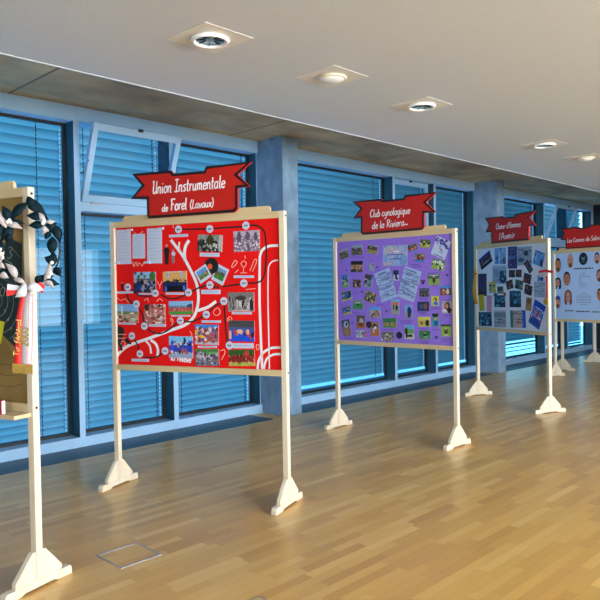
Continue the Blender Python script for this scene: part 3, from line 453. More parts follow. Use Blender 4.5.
# each style: bands (upto v, colour, noise), blobs (count, v0, v1, du, dv, colours), marks (u, v, ru, rv, colour)
ST = {
 'crowd': ([(.3, '8fb4e2', .12), (.45, '6b5f63', .25), (1, '1d2230', .3)], [(5, .05, .25, .1, .1, ['3f7a4a', '5d5560']), (22, .4, .95, .07, .14, ['223a86', 'd9dbe6', '101218', '8b97b8', '0d0f14', 'b9a3a0'])], [(.85, .2, .14, .18, '3b7d3e')]),
 'stage': ([(.5, 'd9a860', .08), (.56, '3b3244', .2), (.72, '1c2460', .25), (1, '0a0a12', .1)], [(14, .42, .58, .05, .07, ['2b2a3c', '4c4358', '191a28'])], [(.22, .2, .05, .16, '9fb0e0'), (.78, .2, .05, .16, '9fb0e0'), (.12, .85, .05, .13, '2e6ce0'), (.88, .82, .05, .12, '3a7cf0'), (.5, .04, .4, .03, 'c7cee8')]),
 'town': ([(.42, '7fb0ec', .08), (.55, '6d8a5c', .25), (1, 'a89a88', .25)], [(12, .5, .95, .12, .09, ['c9b59a', '6a5b4c', '4a4a48', 'd8d2c8', '8a3c30'])], [(.25, .35, .05, .25, 'cfd6e4'), (.7, .62, .28, .06, 'b89a7c')]),
 'pinkcrowd': ([(1, 'b06a66', .3)], [(34, 0, 1, .09, .1, ['e0b8b0', '8a3a34', '3a2024', 'd88a80', 'c7b2b8', 'a03028', 'efd8d0'])], [(.12, .15, .12, .2, '3a2a26')]),
 'redrow': ([(.36, '86b6ea', .08), (.48, '6b7ea0', .2), (.78, 'b85a5a', .3), (1, '3f9a3c', .12)], [(30, .5, .74, .03, .09, ['c83c3c', 'e8c4b8', '8a2a30', 'd86a60'])], [(.9, .36, .14, .12, '35507a')]),
 'bluepeople': ([(.25, '7cc0ee', .15), (.4, 'b8c4d4', .2), (.72, '2a48c0', .3), (1, '8fa6cc', .2)], [(26, .25, .75, .05, .11, ['1c3ed8', '2038a0', 'b85a48', '141830', '3050e8', 'cfa898']), (12, .65, .85, .06, .06, ['b84a40', 'd0d8e8', '5a3038'])], [(.66, .2, .05, .16, '2a2c34')]),
 'parade': ([(.2, '3f86d8', .15), (.35, '8a5a5c', .3), (.85, 'a06a78', .3), (1, 'b8b8cc', .15)], [(26, .15, .85, .08, .12, ['c0383c', 'd8b0c0', '6a4a5c', 'e8d8e0', '803038', '4a5a9a'])], [(.3, .6, .14, .06, 'e8c030'), (.06, .4, .07, .12, 'e0b040'), (.45, .85, .12, .05, 'c04a30')]),
 'graycrowd': ([(.2, '4a7a4a', .25), (.32, '5aa848', .2), (1, '6a6878', .3)], [(36, .2, 1, .06, .1, ['a8a0b8', '3a3848', '8890b8', '5a4048', 'c8c0d0', '70507a'])], [(.2, .45, .15, .12, 'b8b4c0')]),
 'bw': ([(.35, '8a8e88', .3), (1, '2a2c2c', .4)], [(36, .3, 1, .05, .12, ['0c0d0e', 'c8ccca', '4a4e4c', '1a1c1c', '8a8e8c'])], [(.5, .3, .14, .3, '3a3a22'), (.92, .5, .08, .5, 'b4b8b4')]),
 'lilac': ([(.3, 'b4a8c0', .15), (1, '8a7a92', .3)], [(50, .35, 1, .04, .07, ['d8cede', '5a4a5e', 'c0b0c8', '786880', 'e8dcea'])], [(.22, .28, .08, .26, '5e5066'), (.55, .25, .09, .22, '62546a'), (.85, .3, .07, .2, '5a4c62')]),
 'bw2': ([(.3, '7a7478', .2), (1, '8e888e', .25)], [(16, .3, .95, .045, .2, ['2a2628', 'd8d2d4', '3a3436', 'c8c0c4', '584e52'])], [(.5, .3, .2, .12, '3a3638'), (.9, .6, .06, .3, '2a2628'), (.5, .96, .5, .05, 'c0a8b0')]),
 'bluestage': ([(.35, '46464e', .15), (.5, '3a58a0', .2), (1, '1a50d8', .12)], [(14, .42, .8, .07, .13, ['e0442c', 'c83a28', '3a2430', 'e8b8a0'])], []),
 'greenrow': ([(.38, '2e5a28', .3), (.75, '7a2824', .3), (1, 'a8b050', .15)], [(30, .35, .8, .035, .12, ['c82828', '7a1a1c', '2a1818', 'e08078', 'a02222'])], [(.7, .25, .1, .18, 'b84434')]),
 'pol1': ([(.5, '5a9ad8', .1), (1, '4a8a3c', .15)], [(8, .4, .8, .1, .12, ['c84a38', 'e08a70', '8a3a34'])], []),
 'pol2': ([(.4, '6a90c0', .1), (1, '3c7c38', .15)], [(8, .3, .7, .1, .12, ['4a2a30', '2a2a34', '7a4a48'])], []),
 'greyfield': ([(.25, '8fa0b8', .12), (.6, '55504c', .25), (1, '5e5a46', .2)], [(8, .3, .8, .12, .1, ['3a3634', '7a746c', 'a08a80'])], []),
 'field': ([(.2, '8a9ab0', .1), (.6, '4a4238', .25), (1, '98904a', .15)], [(6, .3, .7, .15, .1, ['d8d0b8', '2a241e', '6a5a3a'])], []),
 'darkorange': ([(.3, '1c1612', .15), (.7, 'a87850', .3), (1, '3a3a40', .3)], [(20, .35, .9, .07, .09, ['d8a070', '2a2428', '8a98b0', '5a3a2a', 'e0c0a0'])], []),
 'pale': ([(1, '8f98c0', .2)], [(6, .1, .9, .2, .12, ['6a6a8c', 'b0a8b0', 'c0b090'])], []),
 'bluegreen': ([(.4, '3c74c0', .15), (.7, '4a6a60', .25), (1, '6a9a48', .15)], [(6, .3, .8, .2, .1, ['c8d8e0', '2a3a50'])], []),
 'brown': ([(.3, '5a4438', .2), (1, '8a6a62', .25)], [(8, .2, .9, .16, .2, ['2a201e', 'c8b0a8', '40282a'])], []),
 'dogblue': ([(.35, '3a4034', .3), (1, '7a94a8', .2)], [(6, .2, .9, .2, .12, ['2a2420', '3a62b0', 'e0c09a', '20242e'])], []),
 'navy': ([(.45, '1c2a6a', .15), (1, 'b8c4dc', .1)], [], [(.5, .55, .18, .3, '0a0c14'), (.7, .8, .15, .12, '0a0c14')]),
 'group': ([(.3, '6a7a70', .2), (.75, '8a5048', .3), (1, '3a80d8', .12)], [(12, .2, .75, .1, .16, ['2a2a22', 'd8a890', '1a1c1a', 'c84848', '5a6a5a'])], []),
 'yellowgreen': ([(.35, '5a6a30', .25), (1, 'a8a840', .2)], [(9, .2, .8, .1, .13, ['1c1e18', 'd8d8d0', '303428'])], []),
 'dogs': ([(.4, '5a8a40', .2), (1, '8ab048', .2)], [(12, .15, .85, .1, .16, ['14161a', 'e8ecf0', '20242c', 'c8ccd0'])], []),
 'person': ([(.45, '4a6a58', .2), (1, '88a860', .15)], [], [(.5, .5, .12, .34, '3a2a28'), (.5, .28, .08, .1, 'd8a890'), (.5, .12, .4, .06, 'c8d0d8')]),
 'darkgroup': ([(1, '4a4c52', .25)], [(12, .2, .9, .1, .14, ['22242a', '5a70b0', '8a7468', '2e3c30'])], []),
 'duo': ([(.25, '4a90e0', .1), (1, '4a4448', .2)], [], [(.3, .65, .16, .33, 'b8643a'), (.66, .6, .14, .32, 'd8ccc0'), (.3, .45, .1, .12, 'e0b098')]),
 'bluegreen2': ([(.2, '4a6a48', .2), (.75, '2a68c8', .2), (1, 'b8a878', .15)], [(5, .2, .8, .15, .14, ['1c2438', '6a7a3a', 'd8a040'])], []),
 'green': ([(.35, '788a88', .2), (1, '388a4a', .12)], [], [(.5, .4, .1, .24, '1c1e22'), (.5, .3, .22, .1, 'c0c4c8')]),
 'dogs2': ([(1, '4e6a3a', .25)], [(14, .1, .9, .12, .14, ['e0a060', '2a2420', 'c8b0a0', '1c2a1c', '8a7a6a'])], []),
 'team': ([(.25, '50a0e8', .08), (.4, 'b09a88', .15), (1, '9a9a9c', .2)], [(16, .35, .9, .07, .13, ['c8584a', 'e0d8d0', '5a5458', '7a2e2a'])], []),
 'orangeduo': ([(.25, '6ab0ec', .08), (.6, '90a0b0', .15), (1, '98a09a', .15)], [], [(.32, .3, .16, .16, 'e8682a'), (.68, .3, .16, .16, 'e8682a'), (.32, .55, .1, .18, '1a1a1e'), (.68, .58, .14, .2, '141418')]),
 'browndog': ([(.5, '5a5044', .2), (1, 'a8643a', .15)], [], [(.55, .42, .25, .2, 'a8a8c8'), (.5, .7, .3, .14, '6a4028')]),
 'dogbrown': ([(.4, '34405a', .25), (1, '8a6a50', .2)], [], [(.5, .3, .3, .2, 'a8bcd8'), (.55, .28, .12, .12, '1c1e26'), (.5, .72, .3, .18, '9a7a5c')]),
 'orangedog': ([(.6, '98745c', .2), (1, 'c07038', .12)], [], [(.5, .35, .28, .22, '3a2c2c'), (.55, .42, .16, .1, 'e8ded8'), (.35, .6, .12, .2, 'c8c0c0')]),
 'greenfield': ([(.45, '2e7a4c', .15), (.75, '9a8a60', .2), (1, '5a8a40', .15)], [(8, .4, .75, .1, .06, ['d8c0a0', '4a3a2a'])], []),
 'snow': ([(1, '98a8c8', .25)], [(9, .1, .9, .1, .14, ['20283a', 'e0e8f0', '3a4458'])], [(.88, .6, .1, .3, 'e84a60')]),
 'team2': ([(.3, '6a7060', .2), (1, '8a8288', .25)], [(20, .25, .95, .06, .15, ['2a282c', 'd8d4d8', '5a4a46', 'b89888'])], []),
 'bluejump': ([(.5, '78a8e0', .12), (1, '8890a0', .15)], [], [(.62, .45, .28, .36, '183070'), (.55, .8, .2, .16, '1a2450'), (.2, .6, .1, .12, 'c8a080')]),
 'walker': ([(.28, '58a8e8', .08), (.6, '6a9a58', .12), (1, 'b8c0c0', .1)], [], [(.2, .4, .14, .3, '2a2226'), (.22, .72, .1, .22, '101014'), (.6, .76, .3, .1, '101014'), (.22, .14, .08, .08, 'c89880')]),
 'nightduo': ([(1, '2a3560', .2)], [(5, .2, .8, .1, .12, ['3a4a8a', '4a3a50'])], [(.65, .5, .14, .3, '8a5a40'), (.3, .5, .12, .26, '3a5a90')]),
 'yellowblue': ([(1, 'c8c83a', .12)], [], [(.5, .35, .22, .22, '5a3a2a'), (.6, .75, .3, .2, '2a70d8'), (.45, .4, .12, .14, 'd8a080')]),
 'portrait': ([(1, 'b0a8c0', .12)], [], [(.55, .4, .26, .36, '3a2018'), (.5, .42, .14, .2, 'c88868'), (.75, .75, .22, .24, '2a1a18'), (.3, .8, .2, .16, 'e0dce8')]),
 'yellowduo': ([(.3, 'd0c860', .1), (1, 'b8bc58', .12)], [], [(.3, .6, .12, .24, 'b05a48'), (.76, .62, .16, .3, '1c1e18'), (.3, .4, .08, .1, 'd8a888')]),
 'greenman': ([(.5, '2a7a3c', .15), (1, '3a8a44', .15)], [], [(.5, .5, .16, .34, '22304a'), (.5, .28, .1, .12, 'c89a80'), (.6, .75, .2, .14, '98a0b0')]),
 'tealman': ([(.25, '203028', .15), (1, '2a98a0', .12)], [], [(.5, .4, .24, .2, 'd89078'), (.5, .22, .2, .1, '1c1a18'), (.6, .72, .26, .2, '1a5ab0')]),
 'greenman2': ([(.14, '2c3a24', .15), (1, '88b048', .1)], [], [(.5, .55, .16, .3, '4a4a40'), (.5, .35, .09, .1, 'c8a888'), (.5, .88, .24, .08, 'c8d0c0')]),
 'darkphoto': ([(.18, '2040a0', .12), (.6, '2e2430', .3), (1, '0a0a10', .15)], [(10, .25, .65, .08, .1, ['8a5a50', '4a3440', '3a3a60'])], [(.5, .68, .42, .06, '7a86b0')]),
 'docdark': ([(.12, 'a0b8d8', .05), (1, '8aa8d0', .08)], [(16, .15, .9, .2, .02, ['6080b0', '58789c'])], [(.75, .72, .24, .24, '1c3050'), (.72, .7, .1, .1, '5a98c8')]),
 'purpleposter': ([(.4, '3a4a80', .2), (.55, '4a70a8', .2), (1, '3c3a78', .2)], [(14, .1, .95, .16, .05, ['5a78b8', '5a3a78', '2a3468'])], []),
 'strips': ([(1, '6ea0dc', .15)], [(12, .05, .9, .1, .1, ['2a5a98', '3a78c0', '9ac0ec'])], [(.42, .5, .05, .5, 'b8d8f8'), (.86, .78, .14, .22, '4a5a80')]),
 'news': ([(1, '90a8c4', .1)], [(30, .1, .95, .14, .02, ['5a7494', '6a88a8', '486484'])], [(.6, .35, .18, .14, '2a3c58'), (.25, .7, .2, .14, '35588a')]),
 'bluesheet': ([(1, '5a9ae8', .15)], [(16, .05, .9, .12, .1, ['2a62b8', '8ac0f8', '3a78d0'])], [(.85, .75, .12, .2, '182838')]),
 'tinyblue': ([(1, '2e5070', .25)], [(5, .2, .9, .2, .2, ['70a8c8', '182838'])], []), 'tinyblue2': ([(1, '3878c8', .2)], [(4, .2, .9, .3, .2, ['184888', '70a8e8'])], []),
 'tinydark': ([(1, '2c2a38', .3)], [(8, .2, .9, .16, .16, ['8a6a60', '101018', '40506a', '783830'])], []), 'tinygreen': ([(1, '3a5a48', .3)], [(8, .2, .9, .18, .18, ['789858', '182028', '4a6a90'])], []),
 'navytall': ([(.8, '22305c', .25), (1, '101830', .15)], [(10, .1, .8, .2, .08, ['3a3058', '1c4080', '4a2c3c'])], []),
 'yellowdoc': ([(1, '98a470', .2)], [(8, .1, .9, .3, .1, ['c8c028', '40483a', 'd8d890'])], []),
 'nightblue': ([(.2, '28547c', .15), (.6, '244468', .25), (1, '142848', .2)], [(10, .2, .9, .12, .12, ['3a78a8', '101c34', '58a0c0'])], []),
 'beige': ([(1, '98805c', .15)], [], [(.55, .3, .25, .16, 'c0b8a8'), (.5, .3, .4, .2, '705a40')]),
 'blueposter': ([(.22, '1c48c8', .1), (.68, '2c78e0', .1), (1, '1a4aa8', .15)], [(9, .3, .6, .07, .05, ['e0e8f8', 'c87850', 'e8c8b0']), (8, .55, .75, .1, .04, ['d82a30', 'e8e0e8', 'c83040'])], [(.55, .25, .28, .03, 'd8e4f8'), (.5, .48, .06, .14, 'a85030'), (.35, .38, .05, .05, 'a85030'), (.65, .38, .05, .05, 'a85030')]),
 'doc': ([(.12, 'a8b0c8', .05), (.4, '708898', .25), (1, 'a0a4b8', .08)], [(12, .5, .95, .3, .015, ['788098', '8a90a4'])], [(.5, .52, .4, .02, '404c64')]),
 'textsheet': ([(1, 'a2b6dc', .03)], [(12, .1, .95, .35, .012, ['7c90b8', '8498be'])], []),
 'postcard': ([(1, '8fb0e4', .08)], [(14, .05, .95, .16, .3, ['a8b0d8', 'b8b8d4', '7aa0e0', 'c8b4c0'])], [(.55, .3, .12, .04, 'e8ecfa'), (.5, .45, .35, .03, '3c5ab0'), (.5, .66, .28, .03, '4a62b0')]),
 'letter': ([(1, 'a4bcec', .04)], [(34, .08, .9, .3, .008, ['7a90c8', '869ace', '7088c0'])], [(.5, .08, .25, .012, '485c98')]),
 'card': ([(1, 'c0d0f2', .05)], [(12, 0, .45, .12, .07, ['5a58b8', '3a3c90', '7a78c8'])], [(.6, .62, .25, .008, '8a98c8'), (.6, .72, .22, .008, '8a98c8'), (.5, .55, .1, .02, 'c05a70'), (.55, .94, .35, .02, '5058a0')]),
}
def picture(parent, it, name, style, y, th=.0012, cell=.011, seed=0, label=None):
    cx, cz, w_, h_, an = it[:5]; rnd = random.Random(hash_(style)+seed*7919)
    cell *= .72; nx = max(7, min(30, round(w_/cell))); ny = max(7, min(30, round(h_/cell)))
    bands, blobs, marks = ST[style]
    bl = []
    for n_, v0, v1, du, dv, cs in blobs:
        for _ in range(int(n_*1.7)):
            s_ = rnd.uniform(.45, .95); bl.append((rnd.uniform(.02, .98), rnd.uniform(v0, v1), du*s_, dv*s_, H(rnd.choice(cs))))
    bl += [(u, v, a, b_, H(c)) for u, v, a, b_, c in marks]
    def colour(u, v):
        for vv, c, nz in bands:
            if v <= vv or vv == 1:
                f = 1+rnd.uniform(-nz, nz)*1.3; o = [min(1, x*f) for x in H(c)]; break
        for (a, b_, ru, rv, c) in bl:
            if ((u-a)/max(ru, .55/nx))**2+((v-b_)/max(rv, .55/ny))**2 <= 1:
                f = 1+rnd.uniform(-.3, .2); o = [min(1, x*f) for x in c]
        return (*o, 1)
    ca, sa = math.cos(an), math.sin(an)
    def P(u, v, yy):
        a, b_ = (u-.5)*w_, (.5-v)*h_; return (cx+a*ca-b_*sa, yy, cz+a*sa+b_*ca)
    V = []; F = []; C = []
    for j in range(ny+1):
        for i in range(nx+1): V.append(P(i/nx, j/ny, y))
    for j in range(ny):
        for i in range(nx):
            k = j*(nx+1)+i; F.append([k, k+nx+1, k+nx+2, k+1]); C.append(colour((i+.5)/nx, (j+.5)/ny))
    k = len(V); V += [P(0, 0, y+th), P(1, 0, y+th), P(1, 1, y+th), P(0, 1, y+th)]
    c4 = [0, nx, (nx+1)*(ny+1)-1, (nx+1)*ny]
    W4 = (.75, .75, .78, 1)
    F.append([k, k+1, k+2, k+3]); C.append(W4)
    ed = [[i for i in range(nx+1)], [nx+j*(nx+1) for j in range(ny+1)], [(nx+1)*ny+i for i in range(nx, -1, -1)], [j*(nx+1) for j in range(ny, -1, -1)]]
    for q in range(4): F.append(ed[q]+[k+(q+1) % 4, k+q]); C.append(W4)
    me = bpy.data.meshes.new(name); me.from_pydata(V, [], F); me.materials.append(PRINT)
    ca_ = me.color_attributes.new('picture', 'FLOAT_COLOR', 'CORNER'); buf = []
    for p, c in zip(me.polygons, C): buf += list(c)*p.loop_total
    ca_.data.foreach_set('color', buf)
    o = bpy.data.objects.new(name, me); COL.objects.link(o); o.parent = parent
    if label: o['label'] = label
    return o
def hash_(s_): return sum((i+1)*ord(c)*31 for i, c in enumerate(s_))
def rect(it, grow=0):
    cx, cz, w_, h_, an = it[:5]; ca, sa = math.cos(an), math.sin(an); w_ += grow; h_ += grow
    return [(cx+a*w_*ca-b_*h_*sa, cz+a*w_*sa+b_*h_*ca) for a, b_ in ((-.5, -.5), (.5, -.5), (.5, .5), (-.5, .5))]

# ------------------------------------------------------------------ display stands
BW, PWD, ZT, ZB = 1.584, .044, 2.165, .955
def stand(i, label, pm, banner=True, cat='display stand'):
    x0, y0, th = D['boards'][i]
    cx, cy = x0-math.cos(th)*BW/2, y0-math.sin(th)*BW/2
    e_ = empty('display_stand', (cx, cy, 0), th, label=label, cat=cat, group='pale wooden display stands')
    for s_ in (-1, 1):
        xa = -BW/2 if s_ < 0 else BW/2-PWD
        box('post', (xa, 0, .05), (xa+PWD, PWD, ZT), WOOD, e_, .0025)
        # foot bar with a cut-out underneath, two gussets against the post
        L = .205; prof = [(-L, 0), (-L+.10, 0), (-L+.13, .012), (PWD+L-.13, .012), (PWD+L-.10, 0), (PWD+L, 0), (PWD+L, .03), (PWD+L-.012, .05), (-L+.012, .05), (-L, .03)]
        fo = MB().prism(prof, xa, xa+PWD, axis='x').build('foot_bar', WOOD, e_, bevel=.002)
        for sg in (-1, 1):
            yb = 0 if sg < 0 else PWD
            g_ = [(yb, .05), (yb+sg*.135, .05), (yb+sg*.135, .078), (yb+sg*.022, .205), (yb, .205)]
            MB().prism(g_, xa+.010, xa+PWD-.004, axis='x').build('gusset', WOOD, fo, bevel=.0015)
        b_ = MB()
        for z_ in (.98, ZT-.035):
            xs_ = xa+PWD if s_ > 0 else xa
            b_.tube([(xs_-.002*s_, PWD/2, z_), (xs_+.004*s_, PWD/2, z_)], .007, 10)
        b_.build('bolt', BLACK, e_)
    box('bottom_rail', (-BW/2+PWD, 0, ZB), (BW/2-PWD, PWD, ZB+.045), WOODH, e_, .002)
    box('top_rail', (-BW/2+PWD, 0, ZT-.05), (BW/2-PWD, PWD, ZT-.001), WOODH, e_, .002)
    MB().prism([(-BW/2+.13, ZT-.002), (BW/2-.115, ZT-.002), (BW/2-.115, ZT+.028), (BW/2-.128, ZT+.042), (-BW/2+.155, ZT+.042), (-BW/2+.13, ZT+.022)], .004, .024).build('header_strip', WOODH, e_)
    pn = MB().quadbox((-BW/2+PWD, .02, ZB+.045), (BW/2-PWD, .032, ZT-.05)).build('panel', pm, e_)
    return e_, pn
def banner(e_, out, texts, lab=None):
    b_ = MB().prism([tuple(p) for p in out], -.022, -.0005).build('banner', SIGN, e_)
    c = [Vector(p) for p in out]; n_ = len(c)
    A = sum(c[i].x*c[(i+1) % n_].y-c[(i+1) % n_].x*c[i].y for i in range(n_)); sg = 1 if A > 0 else -1
    ins = []
    for i in range(n_):
        d1 = (c[i]-c[i-1]).normalized(); d2 = (c[(i+1) % n_]-c[i]).normalized(); n1 = Vector((-d1.y, d1.x))*sg; n2 = Vector((-d2.y, d2.x))*sg
        h = (n1+n2); h = h/max(.35, h.dot(n1)); ins.append(c[i]+h*.0105)
    MB().ribbon([tuple(p) for p in ins], .021, -.0226, .0008, closed=True).build('outline', SIGNB, b_)
    t_ = MB()
    for txt, (a, z), cap, sw in texts: write(t_, txt, a, z, cap, sw, -.0232, .0012)
    t_.build('lettering', WHITE, b_)
    return b_
tx = [[(t, p, c, s_) for k, t, p, c, s_ in D['texts'] if k == i] for i in range(4)]
PF = .02     # front of a panel

# ---- red panel
e1, p1 = stand(1, 'wooden display stand with a bright red panel of photos and white winding paths', RED)
banner(e1, D['banners'][0], tx[0])
for w_, pts in D['white_paths']: MB().ribbon(smoothed(pts, 7), w_*.76, PF-.0009, .0009).build('white_path', PAPER, p1)
for pts in D['black_paths']: MB().ribbon(smoothed(pts, 7), .0125, PF-.0016, .0016).build('black_line', BLACK, p1)
for q, pts in enumerate(D['doodles']): MB().ribbon(smoothed(pts, 5), .0052, PF-.0014, .0014).build('chalk_doodle', mat('chalk', 'f0b0a8', .9), p1)
for k, it in enumerate(D['red_photos']): picture(p1, it, 'photo_print', it[5], PF-.0026, .0026, .0105, k)
for it in D['sheets']:
    o = MB().prism(rect(it), PF-.002, PF-.0002).build('text_sheet', PAPERB, p1)
    cx, cz, w_, h_, an = it; m_ = MB()
    for q in range(9):
        z_ = cz+h_*(.40-.095*q)
        if w_ > .11: m_.quadbox((cx-w_*(.30+.06*(q % 3)), PF-.0024, z_), (cx+w_*(.36-.07*(q % 2)), PF-.0019, z_+.003))
    m_.build('typed_lines', mat('faint_ink', '98a4cc', .9), o)
sh = D['sheets']
for (cx, cz, w_, h_, an) in (sh[0], sh[2]):     # scroll curls at the top right and the bottom left
    MB().tube([(cx+w_/2-.03, PF-.008, cz+h_/2-.006), (cx+w_/2+.022, PF-.008, cz+h_/2-.006)], .009, 10).build('paper_curl', PAPERB, p1)
    MB().tube([(cx-w_/2-.026, PF-.008, cz-h_/2+.010), (cx-w_/2+.03, PF-.008, cz-h_/2+.010)], .009, 10).build('paper_curl', PAPERB, p1)
for it in D['captions']:
    o = MB().prism(rect(it), PF-.0034, PF-.0002).build('caption_strip', PAPERB, p1)
    MB().quadbox((it[0]-it[2]*.42, PF-.0038, it[1]-.002), (it[0]+it[2]*.40, PF-.0033, it[1]+.002)).build('typed_lines', mat('faint_ink', '98a4cc', .9), o)
for c in D['circles']:
    o = MB().disc(c, .030, PF-.0044, .0042).build('date_disc', PAPERB, p1)
    MB().quadbox((c[0]-.017, PF-.0049, c[1]-.006), (c[0]+.017, PF-.0043, c[1]+.006)).build('date_mark', GREY, o)
for q, it in enumerate((D['polaroids'][1], D['polaroids'][0])):
    yy = PF-.003-.003*q
    o = MB().prism(rect(it), yy, yy+.001).build('instant_photo', PAPERB, p1)
    picture(o, (it[0], it[1]+.004, it[2]*.78, it[3]*.66, it[4]), 'picture', ('pol2', 'pol1')[q], yy-.0008, .0006, .011, q)
rc = D['record']
o = MB().disc((rc[0]+.0, rc[1]+.005), .062, PF-.0046, .001, 0, 28).build('vinyl_record', BLACK, p1)
MB().disc((rc[0]-.012, rc[1]), .022, PF-.0051, .0008).build('record_label', mat('orange_red', 'e0502a', .6), o)
for x, z, h_, k in D['figures']:
    m_ = MB(); yy = PF-.0012; t_ = .001
    if k in ('black', 'grey'):
        m_.prism([(x-h_*.10, z), (x+h_*.10, z), (x+h_*.12, z+h_*.45), (x+h_*.17, z+h_*.72), (x+h_*.06, z+h_*.82), (x-h_*.06, z+h_*.82), (x-h_*.17, z+h_*.72), (x-h_*.12, z+h_*.45)], yy, yy+t_, 0)
        m_.disc((x, z+h_*.90), h_*.075, yy-.0001, t_, 1, 12)
        if k == 'grey': m_.disc((x+.004, z+h_*.66), h_*.16, yy-.0003, t_, 2, 12)
    elif k == 'jacket': m_.prism([(x-.035, z), (x+.035, z), (x+.03, z+.04), (x+.055, z+.03), (x+.035, z+.085), (x-.01, z+.1), (x-.05, z+.06), (x-.035, z+.03)], yy, yy+t_)
    elif k == 'trousers': m_.prism([(x-.035, z), (x-.01, z), (x, z+.05), (x+.015, z), (x+.04, z), (x+.03, z+h_), (x-.03, z+h_)], yy, yy+t_)
    else: m_.prism([(x-.03, z-.01), (x+.03, z-.03), (x+.035, z-.02), (x-.01, z+.03), (x-.03, z+.03)], yy, yy+t_)
    m_.build('paper_figure', [BLACK if k != 'grey' else GREY, mat('skin_print', 'c08a78', .8), PAPERB], p1)
np_ = D['note']
m_ = MB().ribbon(np_, .006, PF-.0014, .0014)
for q in (0, 3): m_.disc((np_[q][0]-.006, np_[q][1]), .010, PF-.0016, .0014, 0, 10)
m_.build('music_note', BLACK, p1)
m_ = MB(); write(m_, 'la relève', [D['relief'][0][0], D['relief'][0][1]+.014], [D['relief'][1][0], D['relief'][1][1]+.014], .055, .009, PF-.0012, .0011); m_.build('chalk_lettering', PAPER, p1)

# ---- purple panel
e2, p2 = stand(2, 'wooden display stand with a purple panel of small snapshots, letters and paw prints', PURPLE)
banner(e2, D['banners'][1], tx[1])
for k, it in enumerate(D['purple_photos']): picture(p2, it, 'photo_print', it[5], PF-.002-.00012*(k % 5), .0018, .011, k)
for k, it in enumerate(D['purple_papers']): picture(p2, it, {'letter': 'letter_sheet', 'card': 'printed_card', 'postcard': 'printed_card'}[it[5]], it[5], PF-.0034-.0004*k, .0018, .013, k)
for x, z, s_ in D['paws']:
    m_ = MB().disc((x, z-s_*.3), s_*.75, PF-.0009, .0009, 0, 12, s_*.62)
    for q, a in enumerate((-65, -22, 22, 65)): m_.disc((x+s_*1.05*math.sin(R(a)), z+s_*.25+s_*.6*math.cos(R(a))), s_*.3, PF-.0009, .0009, 0, 8, s_*.4)
    m_.build('paw_print', BLACK, p2)
for x, z in D['rosettes']:
    m_ = MB().prism([(x+(.040 if j % 2 else .033)*math.cos(j*math.pi/12), z+(.040 if j % 2 else .033)*math.sin(j*math.pi/12)) for j in range(24)], PF-.005, PF-.0002, 0)
    m_.disc((x, z), .018, PF-.0075, .003, 1); m_.build('rosette', [BLACK, mat('plum', '2c1a3a', .6)], p2)
for a, b_ in D['scribbles']:
    n_ = max(4, int((b_[0]-a[0])/.012)); pts = [(a[0]+(b_[0]-a[0])*t/n_, a[1]+(b_[1]-a[1])*t/n_+(.005 if t % 2 else -.004)) for t in range(n_+1)]
    MB().ribbon(pts, .0035, PF-.0008, .0007).build('handwritten_caption', mat('purple_ink', '4a2c8c', .9), p2)

# ---- white collage panel
e3, p3 = stand(3, 'wooden display stand with a pale panel of documents, dark photos and a blue poster', PALEP)
banner(e3, D['banners'][2], tx[2])
ST['striped'] = ([(1, 'b0a8b0', .1)], [(14, .1, .9, .14, .03, ['8a6a70', '505868', 'c88a8a'])], [(.1, .5, .1, .55, '2a7a78'), (.9, .5, .12, .55, '2a58d0'), (.1, .1, .1, .12, '2a7a78'), (.1, .9, .1, .12, '2a7a78'), (.9, .08, .12, .14, '2a58d0'), (.9, .92, .12, .14, '2a58d0'), (.5, .2, .3, .03, '303848')])
for c_, h_ in (('yellow', 'b8b41c'), ('pink', 'cc8fae'), ('redbit', 'c03a40')): ST[c_] = ([(1, h_, .03)], [], [])
for k, it in enumerate(D['collage']):
    nm = {'yellow': 'paper_note', 'pink': 'paper_note', 'blueposter': 'poster', 'purpleposter': 'poster', 'bluesheet': 'poster', 'docdark': 'document', 'doc': 'document', 'news': 'news_cutting', 'strips': 'news_cutting', 'textsheet': 'document', 'striped': 'document', 'redbit': 'paper_note'}.get(it[5], 'photo_print')
    picture(p3, it, nm, it[5], PF-.002-.0002*(k % 30), .0014, .012, k)

